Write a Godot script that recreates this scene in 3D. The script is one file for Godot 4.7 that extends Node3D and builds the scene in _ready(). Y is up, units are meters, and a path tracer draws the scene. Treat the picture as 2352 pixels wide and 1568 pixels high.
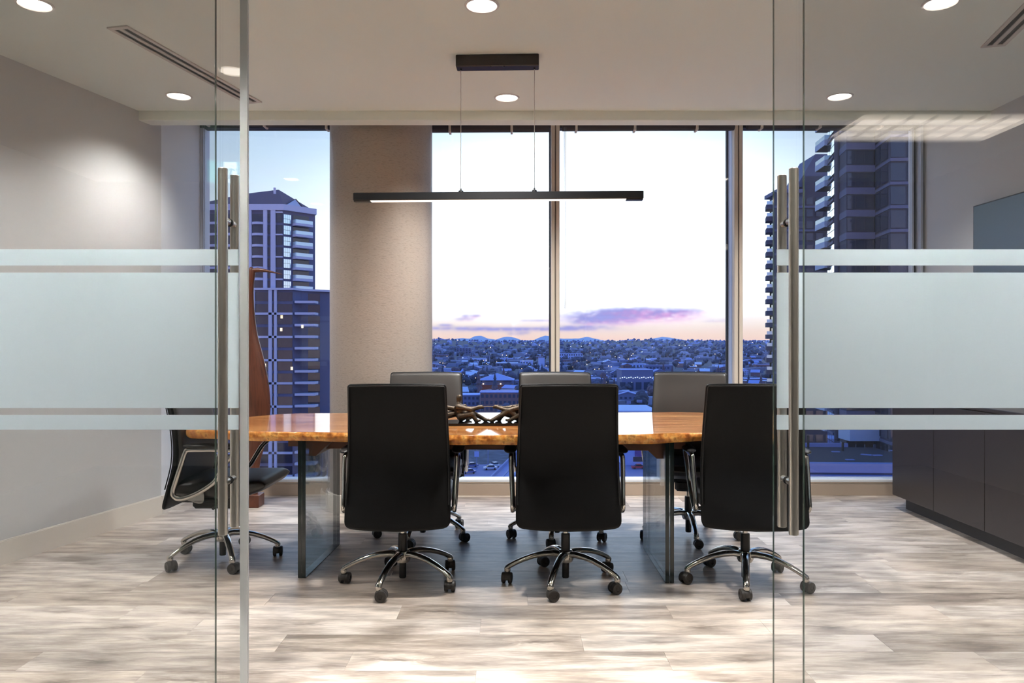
extends Node3D
# A meeting room high above a city at dusk, seen through open sliding glass doors.
# X to the right, Y up; P(x, h, z) takes z as the distance ahead of the camera (the camera stands at 0, 1.2, 0).

const CEIL := 2.74
const WIN := 5.95
const GROUND := -40.0

var M := {}
var rng := RandomNumberGenerator.new()


func P(x: float, h: float, z: float) -> Vector3:
	return Vector3(x, h, -z)


# ------------------------------------------------------------------ mesh builder
class MB:
	var v := PackedVector3Array()
	var uv := PackedVector2Array()
	var idx := PackedInt32Array()
	var pairs := []

	func seal(from: int) -> void:
		if idx.size() <= from:
			return
		var o := v[idx[from]]
		var vol := 0.0
		for i in range(from, idx.size(), 3):
			vol += (v[idx[i]] - o).dot((v[idx[i + 1]] - o).cross(v[idx[i + 2]] - o))
		if vol > 0.0:
			for i in range(from, idx.size(), 3):
				var t := idx[i + 1]
				idx[i + 1] = idx[i + 2]
				idx[i + 2] = t

	func poly(pts: Array, out: Vector3, xf := Transform3D()) -> void:
		var b := v.size()
		var n := Vector3.ZERO
		for k in range(1, pts.size() - 1):
			n += (pts[k + 1] - pts[0]).cross(pts[k] - pts[0])
		var a := n.abs()
		for p in pts:
			v.append(xf * (p as Vector3))
			if a.y >= a.x and a.y >= a.z:
				uv.append(Vector2(p.x, p.z))
			elif a.x >= a.z:
				uv.append(Vector2(p.z, p.y))
			else:
				uv.append(Vector2(p.x, p.y))
		for k in range(1, pts.size() - 1):
			if n.dot(out) >= 0.0:
				idx.append_array([b, b + k, b + k + 1])
			else:
				idx.append_array([b, b + k + 1, b + k])

	func box(c: Vector3, s: Vector3, bev := 0.0, xf := Transform3D()) -> void:
		var h := s * 0.5
		bev = minf(bev, 0.45 * minf(s.x, minf(s.y, s.z)))
		for a in 3:
			var u := (a + 1) % 3
			var w := (a + 2) % 3
			for sg in [-1.0, 1.0]:
				var pts := []
				for q in [[-1.0, -1.0], [1.0, -1.0], [1.0, 1.0], [-1.0, 1.0]]:
					var p := Vector3.ZERO
					p[a] = sg * h[a]
					p[u] = q[0] * (h[u] - bev)
					p[w] = q[1] * (h[w] - bev)
					pts.append(c + p)
				var o := Vector3.ZERO
				o[a] = sg
				poly(pts, o, xf)
			if bev > 0.0:
				for su in [-1.0, 1.0]:
					for sw in [-1.0, 1.0]:
						var pts2 := []
						for q in [[0, -1.0], [0, 1.0], [1, 1.0], [1, -1.0]]:
							var p := Vector3.ZERO
							p[a] = q[1] * (h[a] - bev)
							p[u] = su * (h[u] - (bev if q[0] == 1 else 0.0))
							p[w] = sw * (h[w] - (bev if q[0] == 0 else 0.0))
							pts2.append(c + p)
						var o2 := Vector3.ZERO
						o2[u] = su
						o2[w] = sw
						poly(pts2, o2, xf)
		if bev > 0.0:
			for sx in [-1.0, 1.0]:
				for sy in [-1.0, 1.0]:
					for sz in [-1.0, 1.0]:
						var g := Vector3(sx, sy, sz)
						var pts3 := []
						for a in 3:
							var p := g * (h - Vector3.ONE * bev)
							p[a] = g[a] * h[a]
							pts3.append(c + p)
						poly(pts3, g, xf)

	func loft(rings: Array, closed := true, caps := true, us := 1.0, vs := 1.0, loop := false) -> void:
		var m0 := idx.size()
		var n: int = rings[0].size()
		var cols := n + (1 if closed else 0)
		var b := v.size()
		var rr := rings.size()
		for r in rr:
			for k in cols:
				v.append(rings[r][k % n])
				uv.append(Vector2(us * k / float(n), vs * r / float(rr - 1)))
			if closed:
				pairs.append(Vector2i(b + r * cols, b + r * cols + n))
		if loop:
			for k in cols:
				pairs.append(Vector2i(b + k, b + (rr - 1) * cols + k))
		for r in rr - 1:
			for k in cols - 1:
				var i: int = b + r * cols + k
				idx.append_array([i, i + 1, i + cols + 1, i, i + cols + 1, i + cols])
		if caps and closed and not loop:
			for e in 2:
				var ring: PackedVector3Array = rings[0] if e == 0 else rings[rr - 1]
				var c := Vector3.ZERO
				for p in ring:
					c += p / float(n)
				var cb := v.size()
				v.append(c)
				uv.append(Vector2.ZERO)
				for p in ring:
					v.append(p)
					uv.append(Vector2(p.x, p.z))
				for k in n:
					var k2 := (k + 1) % n
					if e == 0:
						idx.append_array([cb, cb + 1 + k2, cb + 1 + k])
					else:
						idx.append_array([cb, cb + 1 + k, cb + 1 + k2])
		seal(m0)

	func tube(pts: Array, rad, sides := 10, sx := 1.0, sy := 1.0, up := Vector3.ZERO, loop := false) -> void:
		var rings := []
		var n := up
		var np := pts.size()
		for i in np:
			var t: Vector3
			if loop:
				t = pts[(i + 1) % np] - pts[(i + np - 1) % np]
			else:
				t = pts[mini(i + 1, np - 1)] - pts[maxi(i - 1, 0)]
			t = t.normalized()
			if n == Vector3.ZERO:
				n = Vector3.UP if absf(t.y) < 0.9 else Vector3.RIGHT
			n = (n - t * n.dot(t)).normalized()
			var bn := t.cross(n)
			var r: float = rad[i] if rad is Array else rad
			var ring := PackedVector3Array()
			for k in sides:
				var a := TAU * k / sides
				ring.append(pts[i] + n * (cos(a) * r * sx) + bn * (sin(a) * r * sy))
			rings.append(ring)
		if loop:
			rings.append(rings[0])
		loft(rings, true, not loop, 1.0, 1.0, loop)

	func lathe(prof: Array, segs := 24, xf := Transform3D()) -> void:
		var m0 := idx.size()
		var runs := [[prof[0]]]
		for i in range(1, prof.size()):
			runs[-1].append(prof[i])
			if i < prof.size() - 1:
				var d1: Vector2 = (prof[i] - prof[i - 1]).normalized()
				var d2: Vector2 = (prof[i + 1] - prof[i]).normalized()
				if d1.dot(d2) < 0.78:
					runs.append([prof[i]])
		var vtot := 0.0
		for i in range(1, prof.size()):
			vtot += (prof[i] - prof[i - 1]).length()
		var vacc := 0.0
		for run in runs:
			var b := v.size()
			var cols := segs + 1
			for r in run.size():
				if r > 0:
					vacc += (run[r] - run[r - 1]).length()
				for k in cols:
					var a := TAU * (k % segs) / segs
					v.append(xf * Vector3(run[r].x * cos(a), run[r].y, run[r].x * sin(a)))
					uv.append(Vector2(float(k) / segs, vacc / vtot))
				pairs.append(Vector2i(b + r * cols, b + r * cols + segs))
			for r in run.size() - 1:
				for k in segs:
					var i: int = b + r * cols + k
					idx.append_array([i, i + 1, i + cols + 1, i, i + cols + 1, i + cols])
		seal(m0)

	# a flat outline (x, y) pushed out along z from z0 to z1
	func extrude(pl: PackedVector2Array, z0: float, z1: float, xf := Transform3D(), smooth := false) -> void:
		var m0 := idx.size()
		var tri := Geometry2D.triangulate_polygon(pl)
		for e in 2:
			var b := v.size()
			for p in pl:
				v.append(xf * Vector3(p.x, p.y, z0 if e == 0 else z1))
				uv.append(p)
			for t in range(0, tri.size(), 3):
				if e == 0:
					idx.append_array([b + tri[t], b + tri[t + 1], b + tri[t + 2]])
				else:
					idx.append_array([b + tri[t], b + tri[t + 2], b + tri[t + 1]])
		var n := pl.size()
		var cw := Geometry2D.is_polygon_clockwise(pl)
		var tcw := true
		if tri.size() > 2:
			var q := PackedVector2Array([pl[tri[0]], pl[tri[1]], pl[tri[2]]])
			tcw = Geometry2D.is_polygon_clockwise(q)
		var b2 := v.size()
		var acc := 0.0
		for k in n + 1:
			for e in 2:
				v.append(xf * Vector3(pl[k % n].x, pl[k % n].y, z0 if e == 0 else z1))
				uv.append(Vector2(acc, z0 if e == 0 else z1))
			acc += (pl[(k + 1) % n] - pl[k % n]).length()
		if smooth:
			pairs.append(Vector2i(b2, b2 + 2 * n))
			pairs.append(Vector2i(b2 + 1, b2 + 2 * n + 1))
		for k in n:
			var i := b2 + 2 * k
			var q4 := [i, i + 2, i + 3, i + 1]
			if not smooth:
				var nb := v.size()
				for j in q4:
					v.append(v[j])
					uv.append(uv[j])
				q4 = [nb, nb + 1, nb + 2, nb + 3]
			if cw == tcw:
				idx.append_array([q4[0], q4[2], q4[1], q4[0], q4[3], q4[2]])
			else:
				idx.append_array([q4[0], q4[1], q4[2], q4[0], q4[2], q4[3]])
		seal(m0)

	func mesh() -> ArrayMesh:
		var n := PackedVector3Array()
		n.resize(v.size())
		for i in range(0, idx.size(), 3):
			var a := idx[i]
			var b := idx[i + 1]
			var c := idx[i + 2]
			var f := (v[c] - v[a]).cross(v[b] - v[a])
			n[a] += f
			n[b] += f
			n[c] += f
		for p in pairs:
			var s := n[p.x] + n[p.y]
			n[p.x] = s
			n[p.y] = s
		for i in n.size():
			n[i] = n[i].normalized() if n[i].length_squared() > 1e-20 else Vector3.UP
		var arr := []
		arr.resize(Mesh.ARRAY_MAX)
		arr[Mesh.ARRAY_VERTEX] = v
		arr[Mesh.ARRAY_NORMAL] = n
		arr[Mesh.ARRAY_TEX_UV] = uv
		arr[Mesh.ARRAY_INDEX] = idx
		var m := ArrayMesh.new()
		m.add_surface_from_arrays(Mesh.PRIMITIVE_TRIANGLES, arr)
		return m


# ------------------------------------------------------------------ naming
func put(called: String, mesh: Mesh, mat: Material, parent: Node = self) -> MeshInstance3D:
	var o := MeshInstance3D.new()
	o.name = called
	o.mesh = mesh
	o.material_override = mat
	parent.add_child(o, true)
	return o


func part(called: String, mb: MB, mat: Material, parent: Node = self) -> MeshInstance3D:
	return put(called, mb.mesh(), mat, parent)


func one_box(called: String, c: Vector3, s: Vector3, bev: float, mat: Material, parent: Node = self) -> MeshInstance3D:
	var mb := MB.new()
	mb.box(c, s, bev)
	return part(called, mb, mat, parent)


func tag(o: Node3D, label: String, category := "", group := "", kind := "") -> Node3D:
	if label:
		o.set_meta("label", label)
	if category:
		o.set_meta("category", category)
	if group:
		o.set_meta("group", group)
	if kind:
		o.set_meta("kind", kind)
	return o


func thing(called: String, label: String, category: String, at := Vector3.ZERO, turn := 0.0, group := "") -> Node3D:
	var o := Node3D.new()
	o.name = called
	add_child(o, true)
	o.position = at
	o.rotation.y = turn
	tag(o, label, category, group)
	return o


func structure(called: String, label := "") -> Node3D:
	var o := Node3D.new()
	o.name = called
	add_child(o, true)
	tag(o, label, "", "", "structure")
	return o


# ------------------------------------------------------------------ materials
func mat(called: String, c: Color, rough := 0.6, metal := 0.0, spec := 0.5) -> StandardMaterial3D:
	var m := StandardMaterial3D.new()
	m.resource_name = called
	m.albedo_color = c
	m.roughness = rough
	m.metallic = metal
	m.metallic_specular = spec
	M[called] = m
	return m


func c8(r: int, g: int, b: int) -> Color:
	return Color8(r, g, b)


func glow(called: String, c: Color, e: float) -> StandardMaterial3D:
	var m := mat(called, Color(0.9, 0.9, 0.88), 0.5)
	m.emission_enabled = true
	m.emission = c
	m.emission_energy_multiplier = e
	return m


func pane(called: String, c: Color, alpha: float) -> StandardMaterial3D:
	var m := mat(called, Color(c.r, c.g, c.b, alpha), 0.0)
	m.transparency = BaseMaterial3D.TRANSPARENCY_ALPHA
	m.cull_mode = BaseMaterial3D.CULL_DISABLED
	return m


func noise_tex(freq: float, w: int, h: int, cols: Array, offs: Array, sd := 1, oct := 4, kind := FastNoiseLite.TYPE_SIMPLEX_SMOOTH) -> NoiseTexture2D:
	var n := FastNoiseLite.new()
	n.noise_type = kind
	n.frequency = freq
	n.fractal_octaves = oct
	n.seed = sd
	var t := NoiseTexture2D.new()
	t.width = w
	t.height = h
	t.seamless = true
	t.normalize = true
	if cols:
		var g := Gradient.new()
		g.offsets = PackedFloat32Array(offs)
		g.colors = PackedColorArray(cols)
		t.color_ramp = g
	t.noise = n
	return t


func noise_bytes(freq: float, w: int, h: int, tw: int, th: int, sd: int, oct := 4) -> PackedByteArray:
	var n := FastNoiseLite.new()
	n.noise_type = FastNoiseLite.TYPE_SIMPLEX_SMOOTH
	n.frequency = freq
	n.fractal_octaves = oct
	n.seed = sd
	var im := n.get_image(w, h, false, false, true)
	im.convert(Image.FORMAT_L8)
	im.resize(tw, th, Image.INTERPOLATE_CUBIC)
	return im.get_data()


# weathered grey-beige oak: six planks of 1024 x 170 pixels one above the other
func floor_texture() -> ImageTexture:
	var w := 1024
	var h := 1024
	var broad := noise_bytes(0.013, 230, 1024, w, h, 3, 4)
	var fine := noise_bytes(0.12, 60, 1024, w, h, 4, 3)
	var warp := noise_bytes(0.012, 256, 256, w, h, 5, 3)
	var grit := noise_bytes(0.33, 90, 1024, w, h, 6, 2)
	var r := RandomNumberGenerator.new()
	r.seed = 11
	var tone := []
	var knots := []
	for s in 7:
		tone.append(r.randf_range(-0.19, 0.17))
		var ks := []
		for q in r.randi_range(1, 2):
			ks.append(Vector3(r.randf_range(120, 900), s * 170 + r.randf_range(40, 130), r.randf_range(14, 24)))
		knots.append(ks)
	var out := PackedByteArray()
	out.resize(w * h * 3)
	for y in h:
		var s := mini(y / 170, 6)
		var ks: Array = knots[s]
		var t: float = tone[s]
		for x in w:
			var i := y * w + x
			var kn := 0.0
			var yy := y
			for k in ks:
				var dx: float = (x - k.x) / 3.2
				var dy: float = y - k.y
				var d: float = sqrt(dx * dx + dy * dy) / k.z
				if d < 5.0:
					var e: float = exp(-d * d * 0.45)
					yy += int(signf(dy) * e * 26.0)
					kn = maxf(kn, exp(-d * d * 1.4))
			yy = clampi(yy + (warp[i] - 128) / 30, 0, h - 1)
			var j := yy * w + x
			var b := broad[j] / 255.0
			var f := fine[j] / 255.0
			var q := 0.30 + 0.74 * (b - 0.5) + 0.32 * (f - 0.5) + 0.24 * (grit[i] / 255.0 - 0.5) + t + 0.34 * (warp[i] / 255.0 - 0.5) + 0.32
			q -= 0.62 * kn * (1.35 - 1.5 * grit[i] / 255.0)
			if f > 0.70 and grit[i] > 150:
				q += 0.10
			q = clampf(q, 0.0, 1.0)
			var warm := 0.5 + 0.5 * sin(b * 9.0 + s)
			out[i * 3] = int(lerpf(112.0, 226.0, q))
			out[i * 3 + 1] = int(lerpf(100.0, 215.0 - 2.0 * warm, q))
			out[i * 3 + 2] = int(lerpf(91.0, 205.0 - 5.0 * warm, q))
	return ImageTexture.create_from_image(Image.create_from_data(w, h, false, Image.FORMAT_RGB8, out))


# the lacquered slab of the table: orange maple with long brown streaks
func table_texture() -> ImageTexture:
	var w := 1024
	var h := 512
	var broad := noise_bytes(0.02, 160, 512, w, h, 21, 3)
	var fine := noise_bytes(0.09, 128, 512, w, h, 22, 3)
	var warp := noise_bytes(0.010, 256, 128, w, h, 23, 2)
	var out := PackedByteArray()
	out.resize(w * h * 3)
	for y in h:
		for x in w:
			var i := y * w + x
			var yy := clampi(y + (warp[i] - 128) / 5, 0, h - 1)
			var j := yy * w + x
			var q := clampf(0.62 + 0.7 * (broad[j] / 255.0 - 0.5) + 0.4 * (fine[j] / 255.0 - 0.5), 0.0, 1.0)
			var ddx := (x - 186.0) / 26.0
			var ddy := (y - 118.0) / 9.0
			var hole := exp(-(ddx * ddx + ddy * ddy))
			q = q * (1.0 - 0.95 * hole)
			out[i * 3] = int(lerpf(118.0, 226.0, q))
			out[i * 3 + 1] = int(lerpf(58.0, 164.0, q))
			out[i * 3 + 2] = int(lerpf(26.0, 98.0, q))
	return ImageTexture.create_from_image(Image.create_from_data(w, h, false, Image.FORMAT_RGB8, out))


func make_materials() -> void:
	mat("wall_paint", c8(203, 203, 202), 0.55)
	mat("daylit_return_paint", c8(238, 240, 242), 0.5)  # wall whitened here to stand for daylight from the windows
	mat("dark_corridor_floor", c8(84, 82, 80), 0.95)  # unseen corridor floor, made dark so it bounces less light
	mat("ceiling_paint", c8(245, 250, 240), 0.8)
	mat("trim_paint", c8(226, 219, 208), 0.35)
	mat("corridor_paint", c8(190, 184, 176), 0.7)
	for k in 5:
		var m := mat("floor_oak_%d" % k, [c8(255, 255, 255), c8(236, 234, 232), c8(248, 246, 244), c8(226, 222, 219), c8(242, 242, 243)][k], 0.36, 0.0, 0.5)
		m.albedo_texture = null
	var ft := floor_texture()
	for k in 5:
		M["floor_oak_%d" % k].albedo_texture = ft
	mat("subfloor", c8(70, 60, 52), 0.9)
	mat("leather", c8(27, 21, 17), 0.44, 0.0, 0.6)
	M.leather.clearcoat_enabled = true
	M.leather.clearcoat = 0.15
	M.leather.clearcoat_roughness = 0.5
	M.leather.heightmap_enabled = true
	M.leather.heightmap_texture = noise_tex(0.12, 256, 256, [], [], 8, 3, FastNoiseLite.TYPE_CELLULAR)
	M.leather.heightmap_scale = 0.02
	M.leather.uv1_triplanar = true
	M.leather.uv1_scale = Vector3.ONE * 9.0
	mat("leather_back_shaded", c8(9, 8, 8), 0.5, 0.0, 0.36)  # same leather, darkened for the weaker light on the rear
	M.leather_back_shaded.heightmap_enabled = true
	M.leather_back_shaded.heightmap_texture = M.leather.heightmap_texture
	M.leather_back_shaded.heightmap_scale = 0.02
	M.leather_back_shaded.uv1_triplanar = true
	M.leather_back_shaded.uv1_scale = Vector3.ONE * 9.0
	mat("leather_seam", c8(14, 13, 12), 0.5)
	mat("polished_aluminium", c8(205, 201, 194), 0.12, 1.0)
	mat("black_plastic", c8(24, 23, 23), 0.42)
	mat("caster_plastic", c8(52, 48, 45), 0.45)
	mat("brushed_steel", c8(226, 220, 210), 0.3, 1.0)
	mat("black_rubber", c8(16, 16, 16), 0.6)
	mat("table_wood", c8(255, 255, 255), 0.09, 0.0, 0.5)
	M.table_wood.albedo_texture = table_texture()
	M.table_wood.clearcoat_enabled = true
	M.table_wood.clearcoat = 0.6
	M.table_wood.clearcoat_roughness = 0.05
	mat("live_edge", Color.WHITE, 0.28)
	M.live_edge.albedo_texture = noise_tex(0.018, 512, 256, [c8(88, 42, 14), c8(176, 100, 40), c8(226, 148, 66), c8(246, 188, 106), c8(120, 62, 24)], [0.0, 0.32, 0.52, 0.74, 1.0], 31, 5)
	M.live_edge.uv1_triplanar = true
	M.live_edge.uv1_scale = Vector3(1.7, 3.0, 1.7)
	M.live_edge.heightmap_enabled = true
	M.live_edge.heightmap_texture = noise_tex(0.03, 256, 256, [], [], 32, 4)
	M.live_edge.heightmap_scale = 0.6
	mat("under_beam", c8(96, 62, 44), 0.5)
	pane("leg_glass", c8(120, 205, 222), 0.13)
	mat("glass_edge", c8(10, 26, 26), 0.12, 0.0, 0.6)
	mat("door_glass_edge", c8(66, 84, 74), 0.1, 0.0, 0.9)
	pane("door_glass", c8(24, 30, 27), 0.045)
	pane("window_glass", c8(120, 140, 150), 0.02)
	mat("frosted_film", c8(228, 244, 252), 0.6, 0.0, 0.3)
	M.frosted_film.backlight_enabled = true
	M.frosted_film.backlight = Color(1, 1, 1)
	mat("clear_seal", c8(246, 246, 244), 0.35)
	M.clear_seal.backlight_enabled = true
	M.clear_seal.backlight = Color(1, 1, 1)
	mat("frame_beige", c8(206, 194, 180), 0.4)
	mat("frame_groove", c8(110, 100, 92), 0.6)
	mat("frame_pale", c8(196, 205, 220), 0.4)
	mat("frame_dark", c8(32, 32, 36), 0.5)
	mat("sill_white", c8(232, 236, 240), 0.3)
	mat("sill_wall", c8(176, 158, 142), 0.5)
	mat("blind_fabric", c8(48, 46, 52), 0.8)
	mat("bead_chain", c8(120, 122, 130), 0.4)
	mat("wallcovering", Color.WHITE, 0.42, 0.0, 0.4)
	M.wallcovering.albedo_texture = noise_tex(0.05, 256, 512, [c8(140, 130, 122), c8(162, 151, 142), c8(151, 140, 132)], [0.0, 0.5, 1.0], 41, 4)
	M.wallcovering.uv1_scale = Vector3(4, 9, 1)
	M.wallcovering.heightmap_enabled = true
	M.wallcovering.heightmap_texture = noise_tex(0.08, 256, 512, [], [], 42, 3)
	M.wallcovering.heightmap_scale = 0.05
	mat("vent_white", c8(205, 198, 190), 0.5)
	mat("vent_dark", c8(44, 42, 40), 0.7)
	mat("lamp_rim", c8(235, 230, 224), 0.4)
	mat("fixture_black", c8(20, 20, 22), 0.38)
	mat("fixture_bronze", c8(40, 34, 34), 0.45)
	mat("steel_cable", c8(190, 186, 178), 0.3, 0.9)
	mat("dark_veneer", Color.WHITE, 0.32)
	M.dark_veneer.albedo_texture = noise_tex(0.06, 256, 256, [c8(30, 25, 26), c8(46, 39, 40), c8(38, 32, 33)], [0.0, 0.5, 1.0], 51, 4)
	M.dark_veneer.uv1_scale = Vector3(6.0, 0.5, 1.0)
	mat("toe_black", c8(52, 50, 54), 0.6)
	mat("tv_bezel", c8(20, 22, 26), 0.35)
	mat("tv_screen_sky", c8(20, 54, 82), 0.07, 0.0, 0.8)  # blue of the reflected sky put into the screen colour
	mat("carved_wood", Color.WHITE, 0.35)
	M.carved_wood.albedo_texture = noise_tex(0.02, 256, 256, [c8(66, 36, 26), c8(98, 56, 40), c8(82, 45, 32)], [0.0, 0.5, 1.0], 61, 4)
	M.carved_wood.uv1_scale = Vector3(3, 1.2, 1)
	mat("bronze", c8(74, 62, 50), 0.46, 0.7)
	M.bronze.heightmap_enabled = true
	M.bronze.heightmap_texture = noise_tex(0.05, 128, 128, [], [], 62, 4)
	M.bronze.heightmap_scale = 0.15
	M.bronze.uv1_triplanar = true
	M.bronze.uv1_scale = Vector3.ONE * 14.0
	mat("plinth_black", c8(14, 14, 16), 0.08)
	mat("rope", c8(150, 130, 100), 0.7)
	# outside
	mat("tower_frame", c8(186, 190, 214), 0.7)
	mat("tower_wall", c8(92, 96, 126), 0.8)
	mat("tower_glass", c8(38, 38, 54), 0.1, 0.0, 0.6)
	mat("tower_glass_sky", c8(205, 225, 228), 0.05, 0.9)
	mat("tower_roof", c8(104, 84, 94), 0.85)
	mat("rail_glass", c8(196, 220, 228), 0.15, 0.4)
	mat("slate_wall", c8(64, 71, 94), 0.8)
	mat("slate_band", c8(94, 103, 134), 0.75)
	mat("slate_glass", c8(34, 48, 72), 0.08, 0.0, 0.8)
	mat("slate_pale", c8(168, 190, 220), 0.7)
	mat("gravel", Color.WHITE, 0.9)
	M.gravel.albedo_texture = noise_tex(0.09, 256, 256, [c8(44, 48, 60), c8(64, 68, 84)], [0.3, 0.8], 71, 4)
	M.gravel.uv1_scale = Vector3.ONE * 0.2
	mat("parapet", c8(122, 138, 190), 0.7)
	mat("city_ground", Color.WHITE, 0.95)
	M.city_ground.albedo_texture = noise_tex(0.03, 512, 512, [c8(70, 74, 88), c8(88, 92, 108), c8(112, 116, 134)], [0.1, 0.6, 1.0], 72, 5)
	M.city_ground.uv1_triplanar = true
	M.city_ground.uv1_scale = Vector3.ONE * 0.012
	mat("asphalt", c8(127, 130, 174), 0.85)
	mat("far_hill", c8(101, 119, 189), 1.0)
	mat("mountain", c8(176, 190, 214), 1.0)  # blue distance haze put into the mountain colour
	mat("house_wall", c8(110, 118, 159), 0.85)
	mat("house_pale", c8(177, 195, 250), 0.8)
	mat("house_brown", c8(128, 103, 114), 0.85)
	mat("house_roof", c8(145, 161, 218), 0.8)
	mat("house_window", c8(57, 70, 101), 0.15)
	mat("tree_dark", c8(69, 75, 102), 0.95)
	mat("tree_brown", c8(98, 84, 100), 0.95)
	mat("snow_roof", c8(190, 205, 236), 0.8)
	mat("red_wall", c8(120, 62, 62), 0.8)
	mat("pole_grey", c8(140, 150, 190), 0.6)
	mat("car_white", c8(205, 214, 232), 0.3)
	mat("car_blue", c8(96, 112, 168), 0.3)
	mat("car_red", c8(190, 50, 66), 0.3)
	mat("car_glass", c8(34, 42, 64), 0.1)
	mat("tyre", c8(24, 24, 28), 0.8)
	mat("purple_band", c8(118, 82, 160), 0.6)
	mat("sign_dark", c8(40, 42, 70), 0.6)
	mat("viaduct", c8(132, 141, 192), 0.8)
	glow("lamp_lens", Color(1.0, 0.96, 0.90), 7.0)
	glow("bar_lens", Color(1.0, 0.95, 0.90), 1.0)
	glow("troffer_lens", Color(1.0, 0.95, 0.88), 1.6)
	glow("exit_green", Color(0.25, 0.85, 0.75), 1.4)
	glow("exit_white", Color(0.95, 1.0, 1.0), 4.5)
	glow("street_glow", Color(1.0, 0.86, 0.66), 2.6)
	glow("street_white", Color(0.85, 0.93, 1.0), 2.2)
	glow("tail_glow", Color(1.0, 0.25, 0.35), 2.0)
	glow("lit_window", Color(1.0, 0.88, 0.62), 0.9)


# ------------------------------------------------------------------ sky
const SKY := 3.6    # the after-glow is brighter than the picture can show


func ramp(x: float, stops: Array) -> Color:
	for k in range(1, stops.size()):
		if x <= stops[k][0]:
			var f: float = clampf((x - stops[k - 1][0]) / (stops[k][0] - stops[k - 1][0]), 0.0, 1.0)
			return (stops[k - 1][1] as Color).lerp(stops[k][1], f)
	return stops[-1][1]


var sun_side := [[0.0, Color8(255, 222, 214)], [0.6, Color8(255, 230, 220)], [1.6, Color8(252, 240, 236)], [4.0, Color8(242, 248, 253)], [8.0, Color8(222, 240, 250)], [14.0, Color8(194, 221, 246)], [22.0, Color8(160, 200, 241)], [40.0, Color8(104, 152, 220)], [90.0, Color8(66, 104, 180)]]
var far_side := [[0.0, Color8(150, 146, 178)], [4.0, Color8(160, 150, 190)], [10.0, Color8(128, 146, 200)], [25.0, Color8(96, 134, 204)], [50.0, Color8(78, 118, 194)], [90.0, Color8(66, 104, 180)]]


func sky_color(az: float, el: float) -> Color:
	var w := pow(0.5 + 0.5 * cos(deg_to_rad(az - 3.0)), 0.8)
	var c := ramp(el, far_side).lerp(ramp(el, sun_side), w).srgb_to_linear()
	c = c * lerpf(1.0, 2.0, maxf(smoothstep(16.0, 40.0, el), smoothstep(28.0, 60.0, absf(az - 3.0))))
	var a := (az - 5.0) / 14.5
	var e := (el - 7.0) / 7.0
	var g := 2.2 * exp(-a * a - e * e) * smoothstep(0.3, 4.5, el)
	c = c * 0.78
	c = (c + Color(g * 0.85, g * 0.98, g * 1.15)) / SKY
	return Color(minf(c.r, 1.0), minf(c.g, 1.0), minf(c.b, 1.0)).linear_to_srgb()


func sky_texture() -> ImageTexture:
	var w := 3072
	var h := 1536
	var lo := Image.create(256, 512, false, Image.FORMAT_RGB8)
	for y in 512:
		var el := 90.0 - (y + 0.5) / 512.0 * 180.0
		for x in 256:
			var az := (x + 0.5) / 256.0 * 360.0
			lo.set_pixel(x, y, sky_color(az if az < 180.0 else az - 360.0, maxf(el, 0.0)))
	lo.resize(w, h, Image.INTERPOLATE_CUBIC)
	var n := FastNoiseLite.new()
	n.seed = 5
	n.frequency = 0.9
	n.fractal_octaves = 4
	# banks of thin cloud: azimuth, elevation, half length, half thickness (degrees), strength
	var banks := [
		[8.9, 1.95, 4.6, 0.46, 1.0], [7.0, 1.62, 2.6, 0.36, 0.9], [10.6, 2.15, 3.2, 0.2, 0.8], [8.6, 2.3, 2.1, 0.22, 0.8],
		[1.2, 0.93, 5.6, 0.13, 0.85], [-4.5, 1.0, 3.4, 0.10, 0.7], [5.0, 1.08, 2.4, 0.12, 0.7], [-3.0, 1.9, 0.75, 0.11, 0.8], [-3.6, 1.65, 0.7, 0.07, 0.7],
		[-5.0, 1.22, 0.55, 0.08, 0.7], [2.0, 1.56, 1.4, 0.06, 0.6], [0.5, 0.62, 0.8, 0.12, 0.6], [15.5, 1.52, 1.4, 0.06, 0.4], [3.2, 1.9, 0.6, 0.05, 0.5],
	]
	var r := RandomNumberGenerator.new()
	r.seed = 77
	for k in 60:
		var az := r.randf_range(24.0, 336.0)
		banks.append([az, r.randf_range(0.7, 4.0), r.randf_range(1.0, 6.0), r.randf_range(0.08, 0.4), r.randf_range(0.4, 0.9)])
	for b in banks:
		var x0 := int((b[0] - b[2] * 1.7) / 360.0 * w)
		var x1 := int((b[0] + b[2] * 1.7) / 360.0 * w)
		var y0 := int((90.0 - b[1] - b[3] * 2.2) / 180.0 * h)
		var y1 := int((90.0 - b[1] + b[3] * 2.2) / 180.0 * h) + 1
		for x in range(x0, x1 + 1):
			var az: float = (x + 0.5) / w * 360.0
			var q: float = (az - b[0]) / b[2]
			var along := exp(-q * q * q * q)
			for y in range(y0, y1 + 1):
				var el := 90.0 - (y + 0.5) / float(h) * 180.0
				var d: float = (el - b[1] - 0.12 * b[3] * q) / b[3]
				var a: float = along * exp(-d * d) * b[4] * clampf(1.05 + 1.5 * n.get_noise_3d(az * 1.1, el * 7.0, b[1] * 3.0), 0.0, 1.25)
				var pink := clampf(0.25 - 0.55 * d + 0.3 * q + 0.6 * n.get_noise_3d(az * 1.5, el * 10.0, 40.0), 0.0, 1.0)
				var cc := Color8(140, 142, 208).lerp(Color8(232, 160, 214), pink * clampf((b[1] - 1.0) * 1.1, 0.05, 0.9)).srgb_to_linear() / SKY
				cc = cc.linear_to_srgb()
				var xx := posmod(x, w)
				lo.set_pixel(xx, y, lo.get_pixel(xx, y).lerp(cc, clampf(a * 1.1, 0.0, 0.96)))
	return ImageTexture.create_from_image(lo)


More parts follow.
